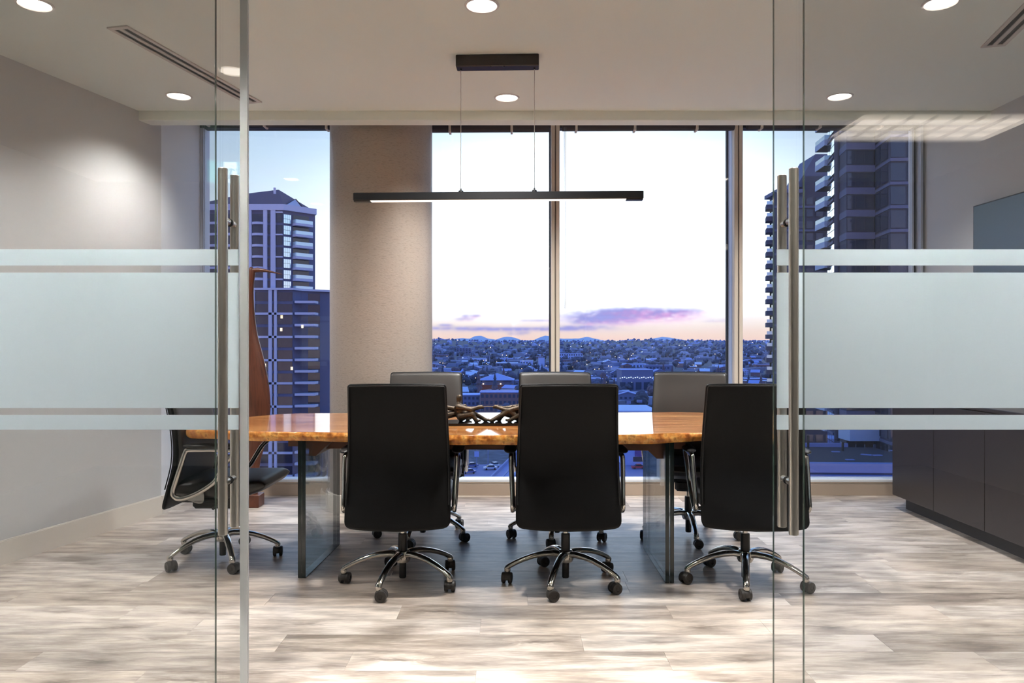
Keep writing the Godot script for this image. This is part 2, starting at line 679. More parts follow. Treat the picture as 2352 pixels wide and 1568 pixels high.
# ------------------------------------------------------------------ scene
func _ready() -> void:
	rng.seed = 20
	# camera
	var cam := Camera3D.new()
	cam.name = "camera"
	cam.keep_aspect = Camera3D.KEEP_HEIGHT
	cam.fov = rad_to_deg(2.0 * atan(784.0 / 1750.0))
	cam.near = 0.05
	cam.far = 80000.0
	add_child(cam)
	cam.position = Vector3(0, 1.2, 0)
	cam.current = true
	# sky
	var env := Environment.new()
	env.background_mode = Environment.BG_SKY
	var sm := PanoramaSkyMaterial.new()
	sm.panorama = sky_texture()
	sm.energy_multiplier = SKY
	env.sky = Sky.new()
	env.sky.sky_material = sm
	env.background_energy_multiplier = 1.0
	env.tonemap_mode = Environment.TONE_MAPPER_LINEAR
	env.tonemap_exposure = 1.32
	env.sdfgi_enabled = true
	env.ssao_enabled = true
	env.ssil_enabled = true
	var we := WorldEnvironment.new()
	we.name = "world_environment"
	we.environment = env
	add_child(we)
	# light energies (each lamp's light stands in its builder)
	M["down_energy"] = 3.7
	M["added_corridor_energy"] = 8.0  # for the added, unseen lamps close to the glass
	M["pendant_energy"] = 0.03
	M["troffer_energy"] = 0.35
	make_materials()
	room()
	planks()
	windows()
	glass_doors()
	corridor()
	ceiling_fittings()
	pendant_lamp()
	table()
	chairs()
	credenza_and_screen()
	wooden_bird()
	tug_of_war()
	left_tower()
	right_towers()
	flat_roof()
	city()


# ------------------------------------------------------------------ room shell
const WL0 := Vector2(-3.22, 2.26)    # left wall, near end (x, z); it runs in towards the windows
const WL1 := Vector2(-2.44, 5.30)


func slab(called: String, pl: PackedVector2Array, h0: float, h1: float, m: Material, parent: Node = self) -> MeshInstance3D:
	# an outline in plan (x, z ahead) raised from h0 to h1
	var mb := MB.new()
	mb.extrude(pl, h0, h1, Transform3D(Basis(Vector3(1, 0, 0), Vector3(0, 0, -1), Vector3(0, 1, 0)), Vector3.ZERO))
	return part(called, mb, m, parent)


func pv(a: Array) -> PackedVector2Array:
	var o := PackedVector2Array()
	for k in range(0, a.size(), 2):
		o.append(Vector2(a[k], a[k + 1]))
	return o


func room() -> void:
	var d := (WL1 - WL0).normalized()
	var nl := Vector2(-d.y, d.x)     # outward to the left
	var a := WL0
	var b := WL1
	var wl := slab("wall_left", PackedVector2Array([a, b, b + nl * 0.15, a + nl * 0.15]), 0.0, CEIL + 0.3, M.wall_paint)
	tag(wl, "smooth pale grey wall on the left, lit by ceiling lights", "", "", "structure")
	var wr := slab("wall_left_return", pv([-2.44, 5.30, -2.44, 6.15, -2.7, 6.15, -2.7, 5.30]), 0.0, 3.1, M.daylit_return_paint)
	tag(wr, "short wall return between left wall and windows, whitened for daylight", "", "", "structure")
	var r := slab("wall_right", pv([3.2, 2.26, 3.2, 6.15, 3.4, 6.15, 3.4, 2.26]), 0.0, 3.1, M.wall_paint)
	tag(r, "smooth grey wall on the right behind the screen", "", "", "structure")
	# baseboards
	var ni := -nl * 0.014
	var bb := MB.new()
	var ex := Transform3D(Basis(Vector3(1, 0, 0), Vector3(0, 0, -1), Vector3(0, 1, 0)), Vector3.ZERO)
	bb.extrude(PackedVector2Array([a, b, b + ni, a + ni]), 0.0, 0.125, ex)
	bb.extrude(PackedVector2Array([a, b, b + ni * 0.6, a + ni * 0.6]), 0.125, 0.130, ex)
	tag(part("baseboard_left", bb, M.trim_paint), "cream baseboard along the left wall", "", "", "structure")
	tag(slab("baseboard_left_return", pv([-2.44, 5.30, -2.44, 5.93, -2.426, 5.93, -2.426, 5.286, -2.45, 5.29]), 0.0, 0.128, M.trim_paint), "cream baseboard on the short wall beside the windows", "", "", "structure")
	tag(slab("baseboard_right", pv([3.2, 2.6, 3.2, 5.93, 3.186, 5.93, 3.186, 2.6]), 0.0, 0.128, M.trim_paint), "cream baseboard along the right wall", "", "", "structure")
	# ceiling over room and corridor, with the dropped bulkhead before the windows
	tag(slab("ceiling", pv([-4.2, -2.4, 4.4, -2.4, 4.4, 5.12, -4.2, 5.12]), CEIL, CEIL + 0.2, M.ceiling_paint), "plain painted ceiling with recessed lights", "", "", "structure")
	tag(slab("ceiling_window_pocket", pv([-3.0, 5.1, 3.6, 5.1, 3.6, 6.06, -3.0, 6.06]), 2.94, 3.1, M.ceiling_paint), "raised ceiling pocket above the window heads", "", "", "structure")
	var bk := MB.new()
	bk.box(P(0.33, 2.82, 5.15), Vector3(5.76, 0.286, 0.12), 0.004)
	tag(part("trim_bulkhead", bk, M.ceiling_paint), "dropped ceiling bulkhead in front of the windows", "", "", "structure")
	# low wall under the windows
	var lw := structure("wall_window", "low beige wall strip under the windows")
	one_box("knee_wall", P(0.36, 0.044, 6.04), Vector3(5.6, 0.088, 0.2), 0.002, M.sill_wall, lw)
	one_box("upper_band", P(0.36, 0.098, 6.045), Vector3(5.6, 0.014, 0.205), 0.002, M.sill_wall, lw)
	one_box("shadow_gap", P(0.36, 0.0895, 6.05), Vector3(5.6, 0.004, 0.2), 0.0, M.frame_dark, lw)
	one_box("spandrel", P(0.36, -0.35, 6.2), Vector3(6.4, 0.7, 0.15), 0.0, M.sill_wall, lw)
	one_box("head_beam", P(0.36, 3.05, 5.99), Vector3(6.4, 0.22, 0.14), 0.0, M.frame_dark, lw)
	column()


func column() -> void:
	var cx := -0.962
	var cz := 5.62
	var t := thing("round_column", "fat round column in beige woven wallcovering standing before the windows", "column", P(cx, 0, cz))
	t.set_meta("kind", "structure")
	var mb := MB.new()
	mb.lathe([Vector2(0.372, 0.0), Vector2(0.372, 2.93)], 72)
	part("wallcovering", mb, M.wallcovering, t)
	var b2 := MB.new()
	b2.lathe([Vector2(0.372, 0.0), Vector2(0.386, 0.0), Vector2(0.386, 0.118), Vector2(0.382, 0.124), Vector2(0.372, 0.126)], 72)
	tag(part("baseboard", b2, M.trim_paint, t), "cream curved baseboard")


func planks() -> void:
	var fl := structure("floor", "grey-brown wood plank floor with a satin sheen")
	slab("subfloor", pv([-4.2, -2.4, 4.4, -2.4, 4.4, 6.25, -4.2, 6.25]), -0.25, -0.004, M.subfloor, fl)
	slab("corridor_floor", pv([-4.0, -2.2, 4.0, -2.2, 4.0, 2.434, -4.0, 2.434]), -0.004, 0.0, M.dark_corridor_floor, fl)
	var pitch := 0.172
	var length := 1.2
	var starts := [-0.13, -0.613, 0.28, -0.133, 0.70]
	var cache := {}
	for row in range(-2, 19):
		var z0 := 2.778 + row * pitch
		var z1 := z0 + pitch
		var zm := (z0 + z1) * 0.5
		var off: float = starts[row + 1] if row >= -1 and row + 1 < starts.size() else rng.randf() * length
		# the splayed left wall decides where the row begins
		var xl := WL0.x + (WL1.x - WL0.x) * clampf((z0 - WL0.y) / (WL1.y - WL0.y), 0.0, 1.0)
		var k0 := int(floor((xl - off) / length))
		for k in range(k0, 6):
			var xa := off + k * length
			var xb := xa + length
			if xa > 3.2:
				break
			var ca := maxf(xa, xl - 0.02)
			var cb := minf(xb, 3.2)
			if cb - ca < 0.04:
				continue
			var strip := rng.randi() % 6
			var flip := rng.randi() % 2
			var key := "%d_%d_%.3f_%.3f" % [strip, flip, ca - xa, cb - xa]
			if not cache.has(key):
				var mb := MB.new()
				mb.box(Vector3((ca + cb) * 0.5 - xa, -0.002, 0.0), Vector3(cb - ca - 0.0006, 0.004, pitch - 0.0006), 0.0005)
				for i in mb.v.size():
					var p := mb.v[i]
					var f := p.z / pitch + 0.5
					var u := p.x / length
					if flip == 1:
						u = 1.0 - u
					mb.uv[i] = Vector2(u, (strip * 170.0 + 3.0 + 164.0 * f) / 1024.0)
				cache[key] = mb.mesh()
			var o := put("plank", cache[key], M["floor_oak_%d" % (rng.randi() % 5)], fl)
			o.position = P(xa, rng.randf_range(-0.0002, 0.0001), zm)


# ------------------------------------------------------------------ windows
func windows() -> void:
	var edges := [-2.5, -1.08, 0.337, 1.757, 3.2]
	var names := ["window at the far left, showing the hip-roofed tower", "window left of centre, partly behind the round column", "widest clear window, showing the pink cloud", "window on the right, showing the dark blue towers"]
	for k in 4:
		var w := structure("window_%d" % (k + 1), "full-height " + names[k])
		var a: float = edges[k]
		var b: float = edges[k + 1]
		var xm := (a + b) * 0.5
		var wd := b - a
		# glass
		one_box("pane", P(xm, 1.5, 6.0), Vector3(wd - 0.05, 2.78, 0.02), 0.0, M.window_glass, w)
		# mullion on the right-hand side, built in two beige fins with a dark groove and an outer leg with sky light painted into its colour
		if k < 3:
			var f := MB.new()
			f.box(P(b - 0.019, 1.5, WIN - 0.015), Vector3(0.028, 2.84, 0.06), 0.003)
			f.box(P(b + 0.019, 1.5, WIN - 0.015), Vector3(0.028, 2.84, 0.06), 0.003)
			part("mullion", f, M.frame_beige, w)
			one_box("groove", P(b, 1.5, WIN - 0.005), Vector3(0.012, 2.84, 0.06), 0.0, M.frame_groove, w)
			one_box("outer_leg", P(b, 1.5, 6.05), Vector3(0.05, 2.84, 0.14), 0.002, M.frame_pale, w)
			one_box("gasket", P(b - 0.03, 1.5, 6.115), Vector3(0.02, 2.84, 0.03), 0.0, M.frame_dark, w)
		else:
			one_box("jamb", P(3.175, 1.5, 5.98), Vector3(0.02, 2.84, 0.16), 0.002, M.frame_pale, w)
			one_box("jamb_gasket", P(3.155, 1.5, 6.0), Vector3(0.014, 2.84, 0.05), 0.0, M.frame_dark, w)
			one_box("jamb_bead", P(3.138, 1.5, 5.975), Vector3(0.016, 2.84, 0.03), 0.002, M.frame_pale, w)
		if k == 0:
			one_box("jamb", P(-2.43, 1.5, 6.02), Vector3(0.03, 2.84, 0.12), 0.002, M.frame_pale, w)
		# ledge that catches the sky
		one_box("ledge", P(xm, 0.115, 6.0), Vector3(wd, 0.022, 0.12), 0.003, M.sill_white, w)
		one_box("head", P(xm, 2.905, 6.0), Vector3(wd, 0.07, 0.09), 0.002, M.frame_dark, w)
	# rolled blinds in the pocket: only their undersides show
	var lows := [[2.868, 2.815], [2.803, 2.809], [2.816, 2.823], [2.830, 2.845]]
	var where := ["at the far left window", "at the window left of centre", "at the widest window", "at the right-hand window"]
	for k in 4:
		var a: float = edges[k] + 0.05
		var b: float = edges[k + 1] - 0.05
		if k == 3:
			b = 3.12
		var t := thing("roller_blind", "dark grey rolled-up blind tucked under the ceiling " + where[k], "blind", P((a + b) * 0.5, 0, 5.86), 0.0, "rolled blinds at the window heads")
		var la: float = lows[k][0]
		var lb: float = lows[k][1]
		var mb := MB.new()
		mb.tube([Vector3(a - (a + b) * 0.5, la + 0.033, 0), Vector3(b - (a + b) * 0.5, lb + 0.033, 0)], 0.033, 16)
		part("fabric_roll", mb, M.blind_fabric, t)
		for f in [0.08, 0.42, 0.78]:
			var x := lerpf(a, b, f) - (a + b) * 0.5
			var hh := lerpf(la, lb, f)
			one_box("bracket", Vector3(x, hh + 0.04, 0.0), Vector3(0.018, 0.09, 0.085), 0.003, M.frame_beige, t)
	for s in [[0.400, 1.46, "thin blind chain hanging just right of the central mullion"], [-2.365, 0.95, "thin blind chain hanging near the left end of the windows"]]:
		var ch := MB.new()
		var z := 5.83
		ch.tube([P(s[0], 2.86, z), P(s[0], s[1], z), P(s[0] + 0.006, s[1] - 0.01, z), P(s[0] + 0.012, s[1], z), P(s[0] + 0.012, 2.86, z)], 0.0017, 6)
		tag(part("blind_chain", ch, M.bead_chain), s[2], "chain")


# ------------------------------------------------------------------ sliding glass doors and fixed glass
func handle(parent: Node3D, x: float) -> void:
	for q in [[2.54, 0.0], [2.65, 0.0]]:
		var mb := MB.new()
		mb.lathe([Vector2(0, 0.556), Vector2(0.0145, 0.556), Vector2(0.016, 0.558), Vector2(0.016, 1.775), Vector2(0.0145, 1.777), Vector2(0, 1.777)], 28, Transform3D(Basis(), P(x, 0, q[0])))
		var bar := part("pull_bar", mb, M.brushed_steel, parent)
		tag(bar, "round brushed steel pull bar on the corridor side" if q[0] < 2.6 else "round brushed steel pull bar on the room side")
		for h in [0.727, 1.605]:
			var st := MB.new()
			var za: float = q[0]
			var zb := 2.589 if za < 2.6 else 2.601
			st.tube([P(x, h, za), P(x, h, zb)], 0.0115, 18)
			part("standoff", st, M.brushed_steel, bar)
			var ws := MB.new()
			ws.tube([P(x, h, zb - 0.0015), P(x, h, zb + 0.0015)], 0.0135, 18)
			part("washer", ws, M.black_rubber, bar)


func glass_doors() -> void:
	# bands of frosted film: heights at the door plane
	var bands := [[1.458, 1.513], [0.9745, 1.434], [0.9005, 0.9505]]
	for side in [-1.0, 1.0]:
		var edge := -0.924 if side < 0.0 else 0.891
		var far := -2.62 if side < 0.0 else 2.60
		var d := structure("door_1" if side < 0.0 else "door_2", "sliding glass door with frosted bands on the left, bar handle at its edge" if side < 0.0 else "sliding glass door with frosted bands on the right, bar handle at its edge")
		var xm := (edge + far) * 0.5
		var wd := absf(far - edge)
		one_box("glass_pane", P(xm, 1.35, 2.595), Vector3(wd, 2.66, 0.012), 0.0, M.door_glass, d)
		one_box("polished_edge", P(edge - side * 0.0006, 1.35, 2.595), Vector3(0.0012, 2.66, 0.0122), 0.0, M.door_glass_edge, d)
		for b in bands:
			var off := 0.004 if side > 0.0 else 0.0
			one_box("frosted_band", P(xm + side * off, (b[0] + b[1]) * 0.5, 2.5877), Vector3(wd - 0.008, b[1] - b[0], 0.0012), 0.0, M.frosted_film, d)
		if side < 0.0:
			var sl := MB.new()
			sl.box(P(-0.9115, 1.35, 2.588), Vector3(0.025, 2.66, 0.0015))
			sl.box(P(-0.9115, 1.35, 2.602), Vector3(0.025, 2.66, 0.0015))
			sl.tube([P(-0.905, 0.02, 2.595), P(-0.905, 2.68, 2.595)], 0.0065, 12)
			tag(part("edge_seal", sl, M.clear_seal, d), "milky clear plastic edge seal")
		handle(d, -0.964 if side < 0.0 else 0.939)
		one_box("top_clamp", P(xm, 2.69, 2.595), Vector3(wd, 0.06, 0.03), 0.003, M.brushed_steel, d)
	var g := structure("wall_glass", "fixed clear glass panels beside the sliding doors")
	for side in [-1.0, 1.0]:
		var edge := -1.0 if side < 0.0 else 0.984
		var far := -3.22 if side < 0.0 else 3.3
		var xm := (edge + far) * 0.5
		one_box("glass_pane", P(xm, 1.37, 2.57), Vector3(absf(far - edge), 2.74, 0.012), 0.0, M.door_glass, g)
		one_box("polished_edge", P(edge - side * 0.0006, 1.37, 2.57), Vector3(0.0012, 2.74, 0.0122), 0.0, M.door_glass_edge, g)
	var tr := MB.new()
	tr.box(P(0.0, 2.73, 2.595), Vector3(6.3, 0.02, 0.05), 0.002)
	tag(part("trim_door_track", tr, M.brushed_steel), "slim steel track of the sliding doors", "", "", "structure")


# ------------------------------------------------------------------ corridor behind the camera (seen only in the glass)
func corridor() -> void:
	tag(slab("wall_corridor_back", pv([-4.2, -2.4, 4.4, -2.4, 4.4, -2.2, -4.2, -2.2]), 0.0, CEIL, M.corridor_paint), "corridor wall behind the viewer", "", "", "structure")
	tag(slab("wall_corridor_left", pv([-4.2, -2.2, -4.0, -2.2, -4.0, 2.26, -4.2, 2.26]), 0.0, CEIL, M.corridor_paint), "corridor end wall on the left", "", "", "structure")
	tag(slab("wall_corridor_right", pv([4.0, -2.2, 4.2, -2.2, 4.2, 2.26, 4.0, 2.26]), 0.0, CEIL, M.corridor_paint), "corridor end wall on the right", "", "", "structure")
	tag(slab("wall_front_left", pv([-4.2, 2.26, -3.2, 2.26, -3.14, 2.6, -4.2, 2.6]), 0.0, CEIL, M.corridor_paint), "wall end left of the glass doors", "", "", "structure")
	tag(slab("wall_front_right", pv([3.19, 2.26, 4.4, 2.26, 4.4, 2.6, 3.19, 2.6]), 0.0, CEIL, M.corridor_paint), "wall end right of the glass doors", "", "", "structure")
	# recessed fluorescent light with a louvre, mirrored in the right-hand door
	var t := thing("fluorescent_light", "recessed fluorescent ceiling light with white louvre, mirrored in the right glass door", "ceiling light", P(2.95, CEIL, -0.27))
	one_box("housing", Vector3(0, -0.004, 0), Vector3(1.22, 0.008, 0.62), 0.002, M.lamp_rim, t)
	one_box("diffuser", Vector3(0, -0.011, 0), Vector3(1.14, 0.004, 0.54), 0.0, M.troffer_lens, t)
	for k in range(1, 7):
		one_box("louvre_blade", Vector3(-0.57 + 1.14 * k / 7.0, -0.022, 0), Vector3(0.008, 0.02, 0.54), 0.0, M.lamp_rim, t)
	for k in range(1, 3):
		one_box("louvre_blade", Vector3(0, -0.022, -0.27 + 0.54 * k / 3.0), Vector3(1.14, 0.02, 0.012), 0.0, M.lamp_rim, t)
	var l := AreaLight3D.new()
	l.name = "fluorescent_light_glow"
	l.area_size = Vector2(1.14, 0.54)
	l.light_energy = M.troffer_energy
	l.light_color = Color(1.0, 0.95, 0.88)
	l.shadow_enabled = true
	l.area_range = 12.0
	l.rotation.x = -PI / 2
	l.position = P(2.95, CEIL - 0.04, -0.27)
	add_child(l)
	downlight(-1.59, 0.85, "round recessed ceiling light in the corridor, mirrored in the left glass door", 0.075)
	for q in [[-2.35, "outer one above the left door"], [-1.45, "inner one above the left door"], [1.45, "inner one above the right door"], [2.35, "outer one above the right door"]]:  # unseen lamps added to brighten the frosted film
		downlight(q[0], 2.12, "added unseen corridor light for the frosted film, " + q[1], 0.05)
	for x in [-0.98, 0.98]:  # unseen lamps added to brighten the edge seal and handles
		downlight(x, 2.3, "added unseen corridor light for the door edge by the " + ("left" if x < 0.0 else "right") + " door handle", 0.05)
	# exit sign, mirrored in the left-hand door
	var s := thing("exit_sign", "green illuminated running-man exit sign, mirrored in the left glass door", "exit sign", P(-2.12, 2.45, -0.47))
	one_box("case", Vector3(0, 0, 0.0), Vector3(0.26, 0.19, 0.03), 0.004, M.lamp_rim, s)
	one_box("green_panel", Vector3(0, 0, -0.017), Vector3(0.23, 0.16, 0.004), 0.0, M.exit_green, s)
	one_box("white_panel", Vector3(0.036, 0, -0.0205), Vector3(0.095, 0.15, 0.003), 0.0, M.exit_white, s)
	var man := MB.new()
	var zz := -0.024
	man.tube([Vector3(-0.012, 0.046, zz), Vector3(-0.012, 0.047, zz)], 0.012, 12)
	man.tube([Vector3(-0.014, 0.028, zz), Vector3(-0.026, -0.012, zz)], 0.011, 8)
	man.tube([Vector3(-0.014, 0.026, zz), Vector3(0.010, 0.012, zz), Vector3(0.018, 0.026, zz)], 0.005, 8)
	man.tube([Vector3(-0.016, 0.026, zz), Vector3(-0.042, 0.020, zz), Vector3(-0.05, -0.002, zz)], 0.005, 8)
	man.tube([Vector3(-0.026, -0.012, zz), Vector3(-0.004, -0.028, zz), Vector3(-0.008, -0.06, zz)], 0.007, 8)
	man.tube([Vector3(-0.026, -0.012, zz), Vector3(-0.038, -0.04, zz), Vector3(-0.058, -0.05, zz)], 0.007, 8)
	part("running_figure", man, M.exit_green, s).position.x = 0.062
	one_box("stem", Vector3(0, 0.19, 0.0), Vector3(0.02, 0.2, 0.02), 0.002, M.lamp_rim, s)


# ------------------------------------------------------------------ ceiling fittings
func downlight(x: float, z: float, label: String, r := 0.066) -> void:
	var energy: float = M.down_energy * (0.5 if x < -1.0 else 1.2 if x < 1.0 else 0.95) if z > 2.5 else M.added_corridor_energy * (0.6 if z > 2.2 else 1.0) if z > 1.5 else 1.0
	var t := thing("recessed_downlight", label, "ceiling light", P(x, CEIL, z), 0.0, "recessed ceiling downlights")
	var rim := MB.new()
	rim.lathe([Vector2(r, -0.001), Vector2(r + 0.004, -0.006), Vector2(r + 0.012, -0.005), Vector2(r + 0.016, 0.001)], 40)
	part("trim_ring", rim, M.lamp_rim, t)
	var lens := MB.new()
	lens.lathe([Vector2(0.0, -0.0045), Vector2(r * 0.7, -0.004), Vector2(r + 0.001, -0.002)], 36)
	part("lens", lens, M.lamp_lens, t)
	var l := SpotLight3D.new()
	l.name = "downlight_glow"
	l.light_energy = energy
	l.light_color = Color(1.0, 0.995, 0.98)
	l.light_size = 0.06
	l.spot_angle = 68.0 if z > 2.5 or z < 1.5 else 40.0 if z < 2.2 else 27.0
	l.spot_angle_attenuation = 1.0
	l.spot_range = 14.0
	l.spot_attenuation = 2.0
	l.shadow_enabled = true
	l.rotation.x = -PI / 2
	l.position = P(x, CEIL - 0.07, z)
	add_child(l)


func ceiling_fittings() -> void:
	downlight(-2.18, 3.48, "recessed ceiling light at the front left, near the left wall")
	downlight(-2.09, 4.78, "recessed ceiling light at the back left, near the left wall")
	downlight(-0.138, 3.49, "recessed ceiling light at the front centre, before the pendant")
	downlight(-0.033, 4.81, "recessed ceiling light at the back centre, just beyond the pendant's canopy")
	downlight(1.95, 3.465, "recessed ceiling light at the front right, near the slot vent")
	downlight(2.06, 4.79, "recessed ceiling light at the back right, above the credenza side")
	slot_vent(Vector2(-1.93, 3.72), Vector2(-1.662, 4.909), "long two-slot air vent in the ceiling near the left wall")
	slot_vent(Vector2(2.505, 3.97), Vector2(2.225, 2.78), "long two-slot air vent in the ceiling near the right wall")


func slot_vent(a: Vector2, b: Vector2, label: String) -> void:
	var m := (a + b) * 0.5
	var d := b - a
	var t := thing("slot_vent", label, "air vent", P(m.x, CEIL, m.y), atan2(d.x, d.y) * -1.0)
	var len := d.length()
	one_box("recess", Vector3(0, -0.0015, 0), Vector3(0.09, 0.003, len - 0.02), 0.0, M.vent_dark, t)
	for s in [-1.0, 1.0]:
		one_box("flange", Vector3(s * 0.0475, -0.004, 0), Vector3(0.021, 0.008, len), 0.001, M.vent_white, t)
		one_box("end_cap", Vector3(0, -0.004, s * (len * 0.5 - 0.014)), Vector3(0.09, 0.0076, 0.028), 0.001, M.vent_white, t)
	one_box("divider", Vector3(0, -0.005, 0), Vector3(0.022, 0.006, len - 0.03), 0.001, M.vent_white, t)
	for s in [-1.0, 1.0]:
		one_box("deflector", Vector3(s * 0.031, -0.0035, 0), Vector3(0.004, 0.004, len - 0.06), 0.0, M.vent_dark, t)


func pendant_lamp() -> void:
	var t := thing("pendant_lamp", "slim black linear pendant lamp hung on two cables over the table", "pendant lamp", P(-0.078, 0, 4.12), deg_to_rad(-2.2))
	one_box("canopy", Vector3(0, 2.708, 0), Vector3(0.447, 0.064, 0.075), 0.004, M.fixture_bronze, t)
	for x in [-0.035, 0.035]:
		var sc := MB.new()
		sc.tube([Vector3(x, 2.680, 0.03), Vector3(x, 2.672, 0.03)], 0.006, 10)
		part("screw", sc, M.fixture_black, t)
	one_box("bar", Vector3(0, 1.985, 0), Vector3(1.566, 0.042, 0.048), 0.003, M.fixture_black, t)
	for s in [-1.0, 1.0]:
		var x: float = s * 0.199
		var gr := MB.new()
		gr.lathe([Vector2(0, 2.668), Vector2(0.006, 2.668), Vector2(0.006, 2.69), Vector2(0, 2.69)], 12, Transform3D(Basis(), Vector3(x, 0, 0)))
		part("cable_anchor", gr, M.fixture_black, t)
		var cb := MB.new()
		cb.tube([Vector3(x, 2.01, 0), Vector3(x, 2.68, 0)], 0.0017, 8)
		part("cable", cb, M.steel_cable, t)
		var gp := MB.new()
		gp.lathe([Vector2(0, 2.028), Vector2(0.004, 2.028), Vector2(0.005, 2.018), Vector2(0.013, 2.016), Vector2(0.014, 2.004), Vector2(0, 2.004)], 16, Transform3D(Basis(), Vector3(x, 0, 0)))
		part("cable_grip", gp, M.fixture_black, t)
	one_box("diffuser", Vector3(0, 1.9625, 0), Vector3(1.38, 0.005, 0.036), 0.001, M.bar_lens, t)
	for s in [-1.0, 1.0]:
		one_box("end_plate", Vector3(s * 0.735, 1.961, 0), Vector3(0.09, 0.007, 0.044), 0.001, M.fixture_black, t)
	var l := AreaLight3D.new()
	l.name = "pendant_glow"
	l.area_size = Vector2(1.38, 0.036)
	l.light_energy = M.pendant_energy
	l.light_color = Color(1.0, 0.93, 0.84)
	l.shadow_enabled = true
	l.area_range = 8.0
	l.rotation = Vector3(-PI / 2, deg_to_rad(-2.2), 0)
	l.position = P(-0.078, 1.955, 4.12)
	add_child(l)


# ------------------------------------------------------------------ table
func smooth_outline(pl: PackedVector2Array, per: int) -> PackedVector2Array:
	var o := PackedVector2Array()
	var n := pl.size()
	for i in n:
		var p0 := pl[(i + n - 1) % n]
		var p1 := pl[i]
		var p2 := pl[(i + 1) % n]
		var p3 := pl[(i + 2) % n]
		for k in per:
			o.append(p1.cubic_interpolate(p2, p0, p3, k / float(per)))
	return o


func table() -> void:
	var t := thing("conference_table", "live-edge slab conference table of glossy orange wood on glass panel legs", "table")
	var ctl := pv([-1.66, 3.93, -1.324, 3.823, -0.831, 3.768, -0.327, 3.671, 0.029, 3.668, 0.30, 3.672, 0.535, 3.689, 0.80, 3.741, 0.95, 3.759, 1.22, 3.85, 1.37, 4.05, 1.40, 4.40, 1.34, 4.70, 1.233, 4.861, 0.70, 4.83, 0.25, 4.825, -0.21, 4.817, -0.65, 4.80, -1.056, 4.787, -1.298, 4.773, -1.445, 4.716, -1.572, 4.54, -1.70, 4.40, -1.715, 4.15])
	var ol := smooth_outline(ctl, 9)
	var n := ol.size()
	var nz := FastNoiseLite.new()
	nz.seed = 9
	nz.frequency = 3.0
	nz.fractal_octaves = 3
	var c := Vector2(-0.15, 4.25)
	# top and bottom skins
	var top := 0.75
	var mb := MB.new()
	mb.extrude(ol, top - 0.0035, top, Transform3D(Basis(Vector3(1, 0, 0), Vector3(0, 0, -1), Vector3(0, 1, 0)), Vector3.ZERO))
	for i in mb.v.size():
		mb.uv[i] = Vector2((mb.v[i].x + 1.8) / 3.3, (mb.v[i].z + 4.95) / 1.35)
	var tt := part("tabletop", mb, M.table_wood, t)
	# live edge: rows from the top arris down to the underside
	var rings := []
	var rows := [[0.0, 0.0], [0.004, 0.0035], [0.016, 0.007], [0.030, 0.007], [0.041, 0.002], [0.047, -0.006]]
	for r in rows:
		var ring := PackedVector3Array()
		for i in n:
			var p := ol[i]
			var nx := (ol[(i + 1) % n] - ol[(i + n - 1) % n]).normalized()
			var out := Vector2(nx.y, -nx.x)
			if out.dot(p - c) < 0.0:
				out = -out
			var w := nz.get_noise_3d(p.x * 2.0, p.y * 2.0, r[0] * 30.0)
			var thick := 1.0 + 0.10 * nz.get_noise_2d(p.x * 0.8, p.y * 0.8) - 0.14 * smoothstep(0.7, 1.1, p.x)
			var off: float = r[1] + (0.006 * w if r[0] > 0.0 else 0.0)
			var q := p + out * off
			ring.append(P(q.x, top - 0.0005 - r[0] * thick + (0.003 * w if r[0] > 0.01 else 0.0), q.y))
		rings.append(ring)
	var eb := MB.new()
	eb.loft(rings, true, false)
	tag(part("live_edge", eb, M.live_edge, tt), "burled amber-brown live edge")
	var ub := PackedVector2Array()
	for p in ol:
		ub.append(c + (p - c) * 0.985)
	var und := MB.new()
	und.extrude(ub, top - 0.040, top - 0.0036, Transform3D(Basis(Vector3(1, 0, 0), Vector3(0, 0, -1), Vector3(0, 1, 0)), Vector3.ZERO))
	part("slab_core", und, M.under_beam, tt)
	# beams under the slab
	var yaw := deg_to_rad(-2.5)
	var bs := Basis(Vector3.UP, yaw)
	for z in [4.03, 4.40]:
		var b := MB.new()
		b.box(Vector3.ZERO, Vector3(1.83, 0.078, 0.06), 0.003, Transform3D(bs, P(-0.14, 0.671, z)))
		part("beam", b, M.under_beam, t)
	for q in [[-1.045, 4.19], [0.78, 4.10]]:
		var k := MB.new()
		var s := 1.0 if q[0] < 0.0 else -1.0
		var prof := pv([0.0, -0.10, 0.035, -0.10, 0.12, -0.02, 0.12, 0.0, -0.11, 0.0, -0.11, -0.05, -0.05, -0.05, 0.0, -0.06])
		var pp := PackedVector2Array()
		for v2 in prof:
			pp.append(Vector2(v2.x * s, v2.y))
		k.extrude(pp, -0.23, 0.23, Transform3D(bs, P(q[0], 0.705, q[1])))
		part("leg_bracket", k, M.under_beam, t)
	# glass legs: two laminated sheets each, dark green at their edges
	for q in [[-1.052, 4.185, "left"], [0.783, 4.105, "right"]]:
		var leg := Node3D.new()
		leg.name = "glass_leg"
		t.add_child(leg, true)
		leg.position = P(q[0], 0.0, q[1])
		leg.rotation.y = deg_to_rad(-2.5 if q[2] == "left" else 0.0)
		for s in [-1.0, 1.0]:
			var sx: float = s * (0.0102 if q[2] == "left" else 0.0118)
			one_box("sheet", Vector3(sx, 0.352, 0), Vector3(0.019, 0.696, 0.64), 0.0, M.leg_glass, leg)
			var fe := MB.new()
			fe.box(Vector3(sx, 0.352, 0.3215), Vector3(0.0194, 0.6975, 0.003), 0.0006)
			fe.box(Vector3(sx, 0.352, -0.3215), Vector3(0.0194, 0.6975, 0.003), 0.0006)
			fe.box(Vector3(sx, 0.0025, 0), Vector3(0.0194, 0.004, 0.64), 0.0)
			part("sheet_edge", fe, M.glass_edge, leg)


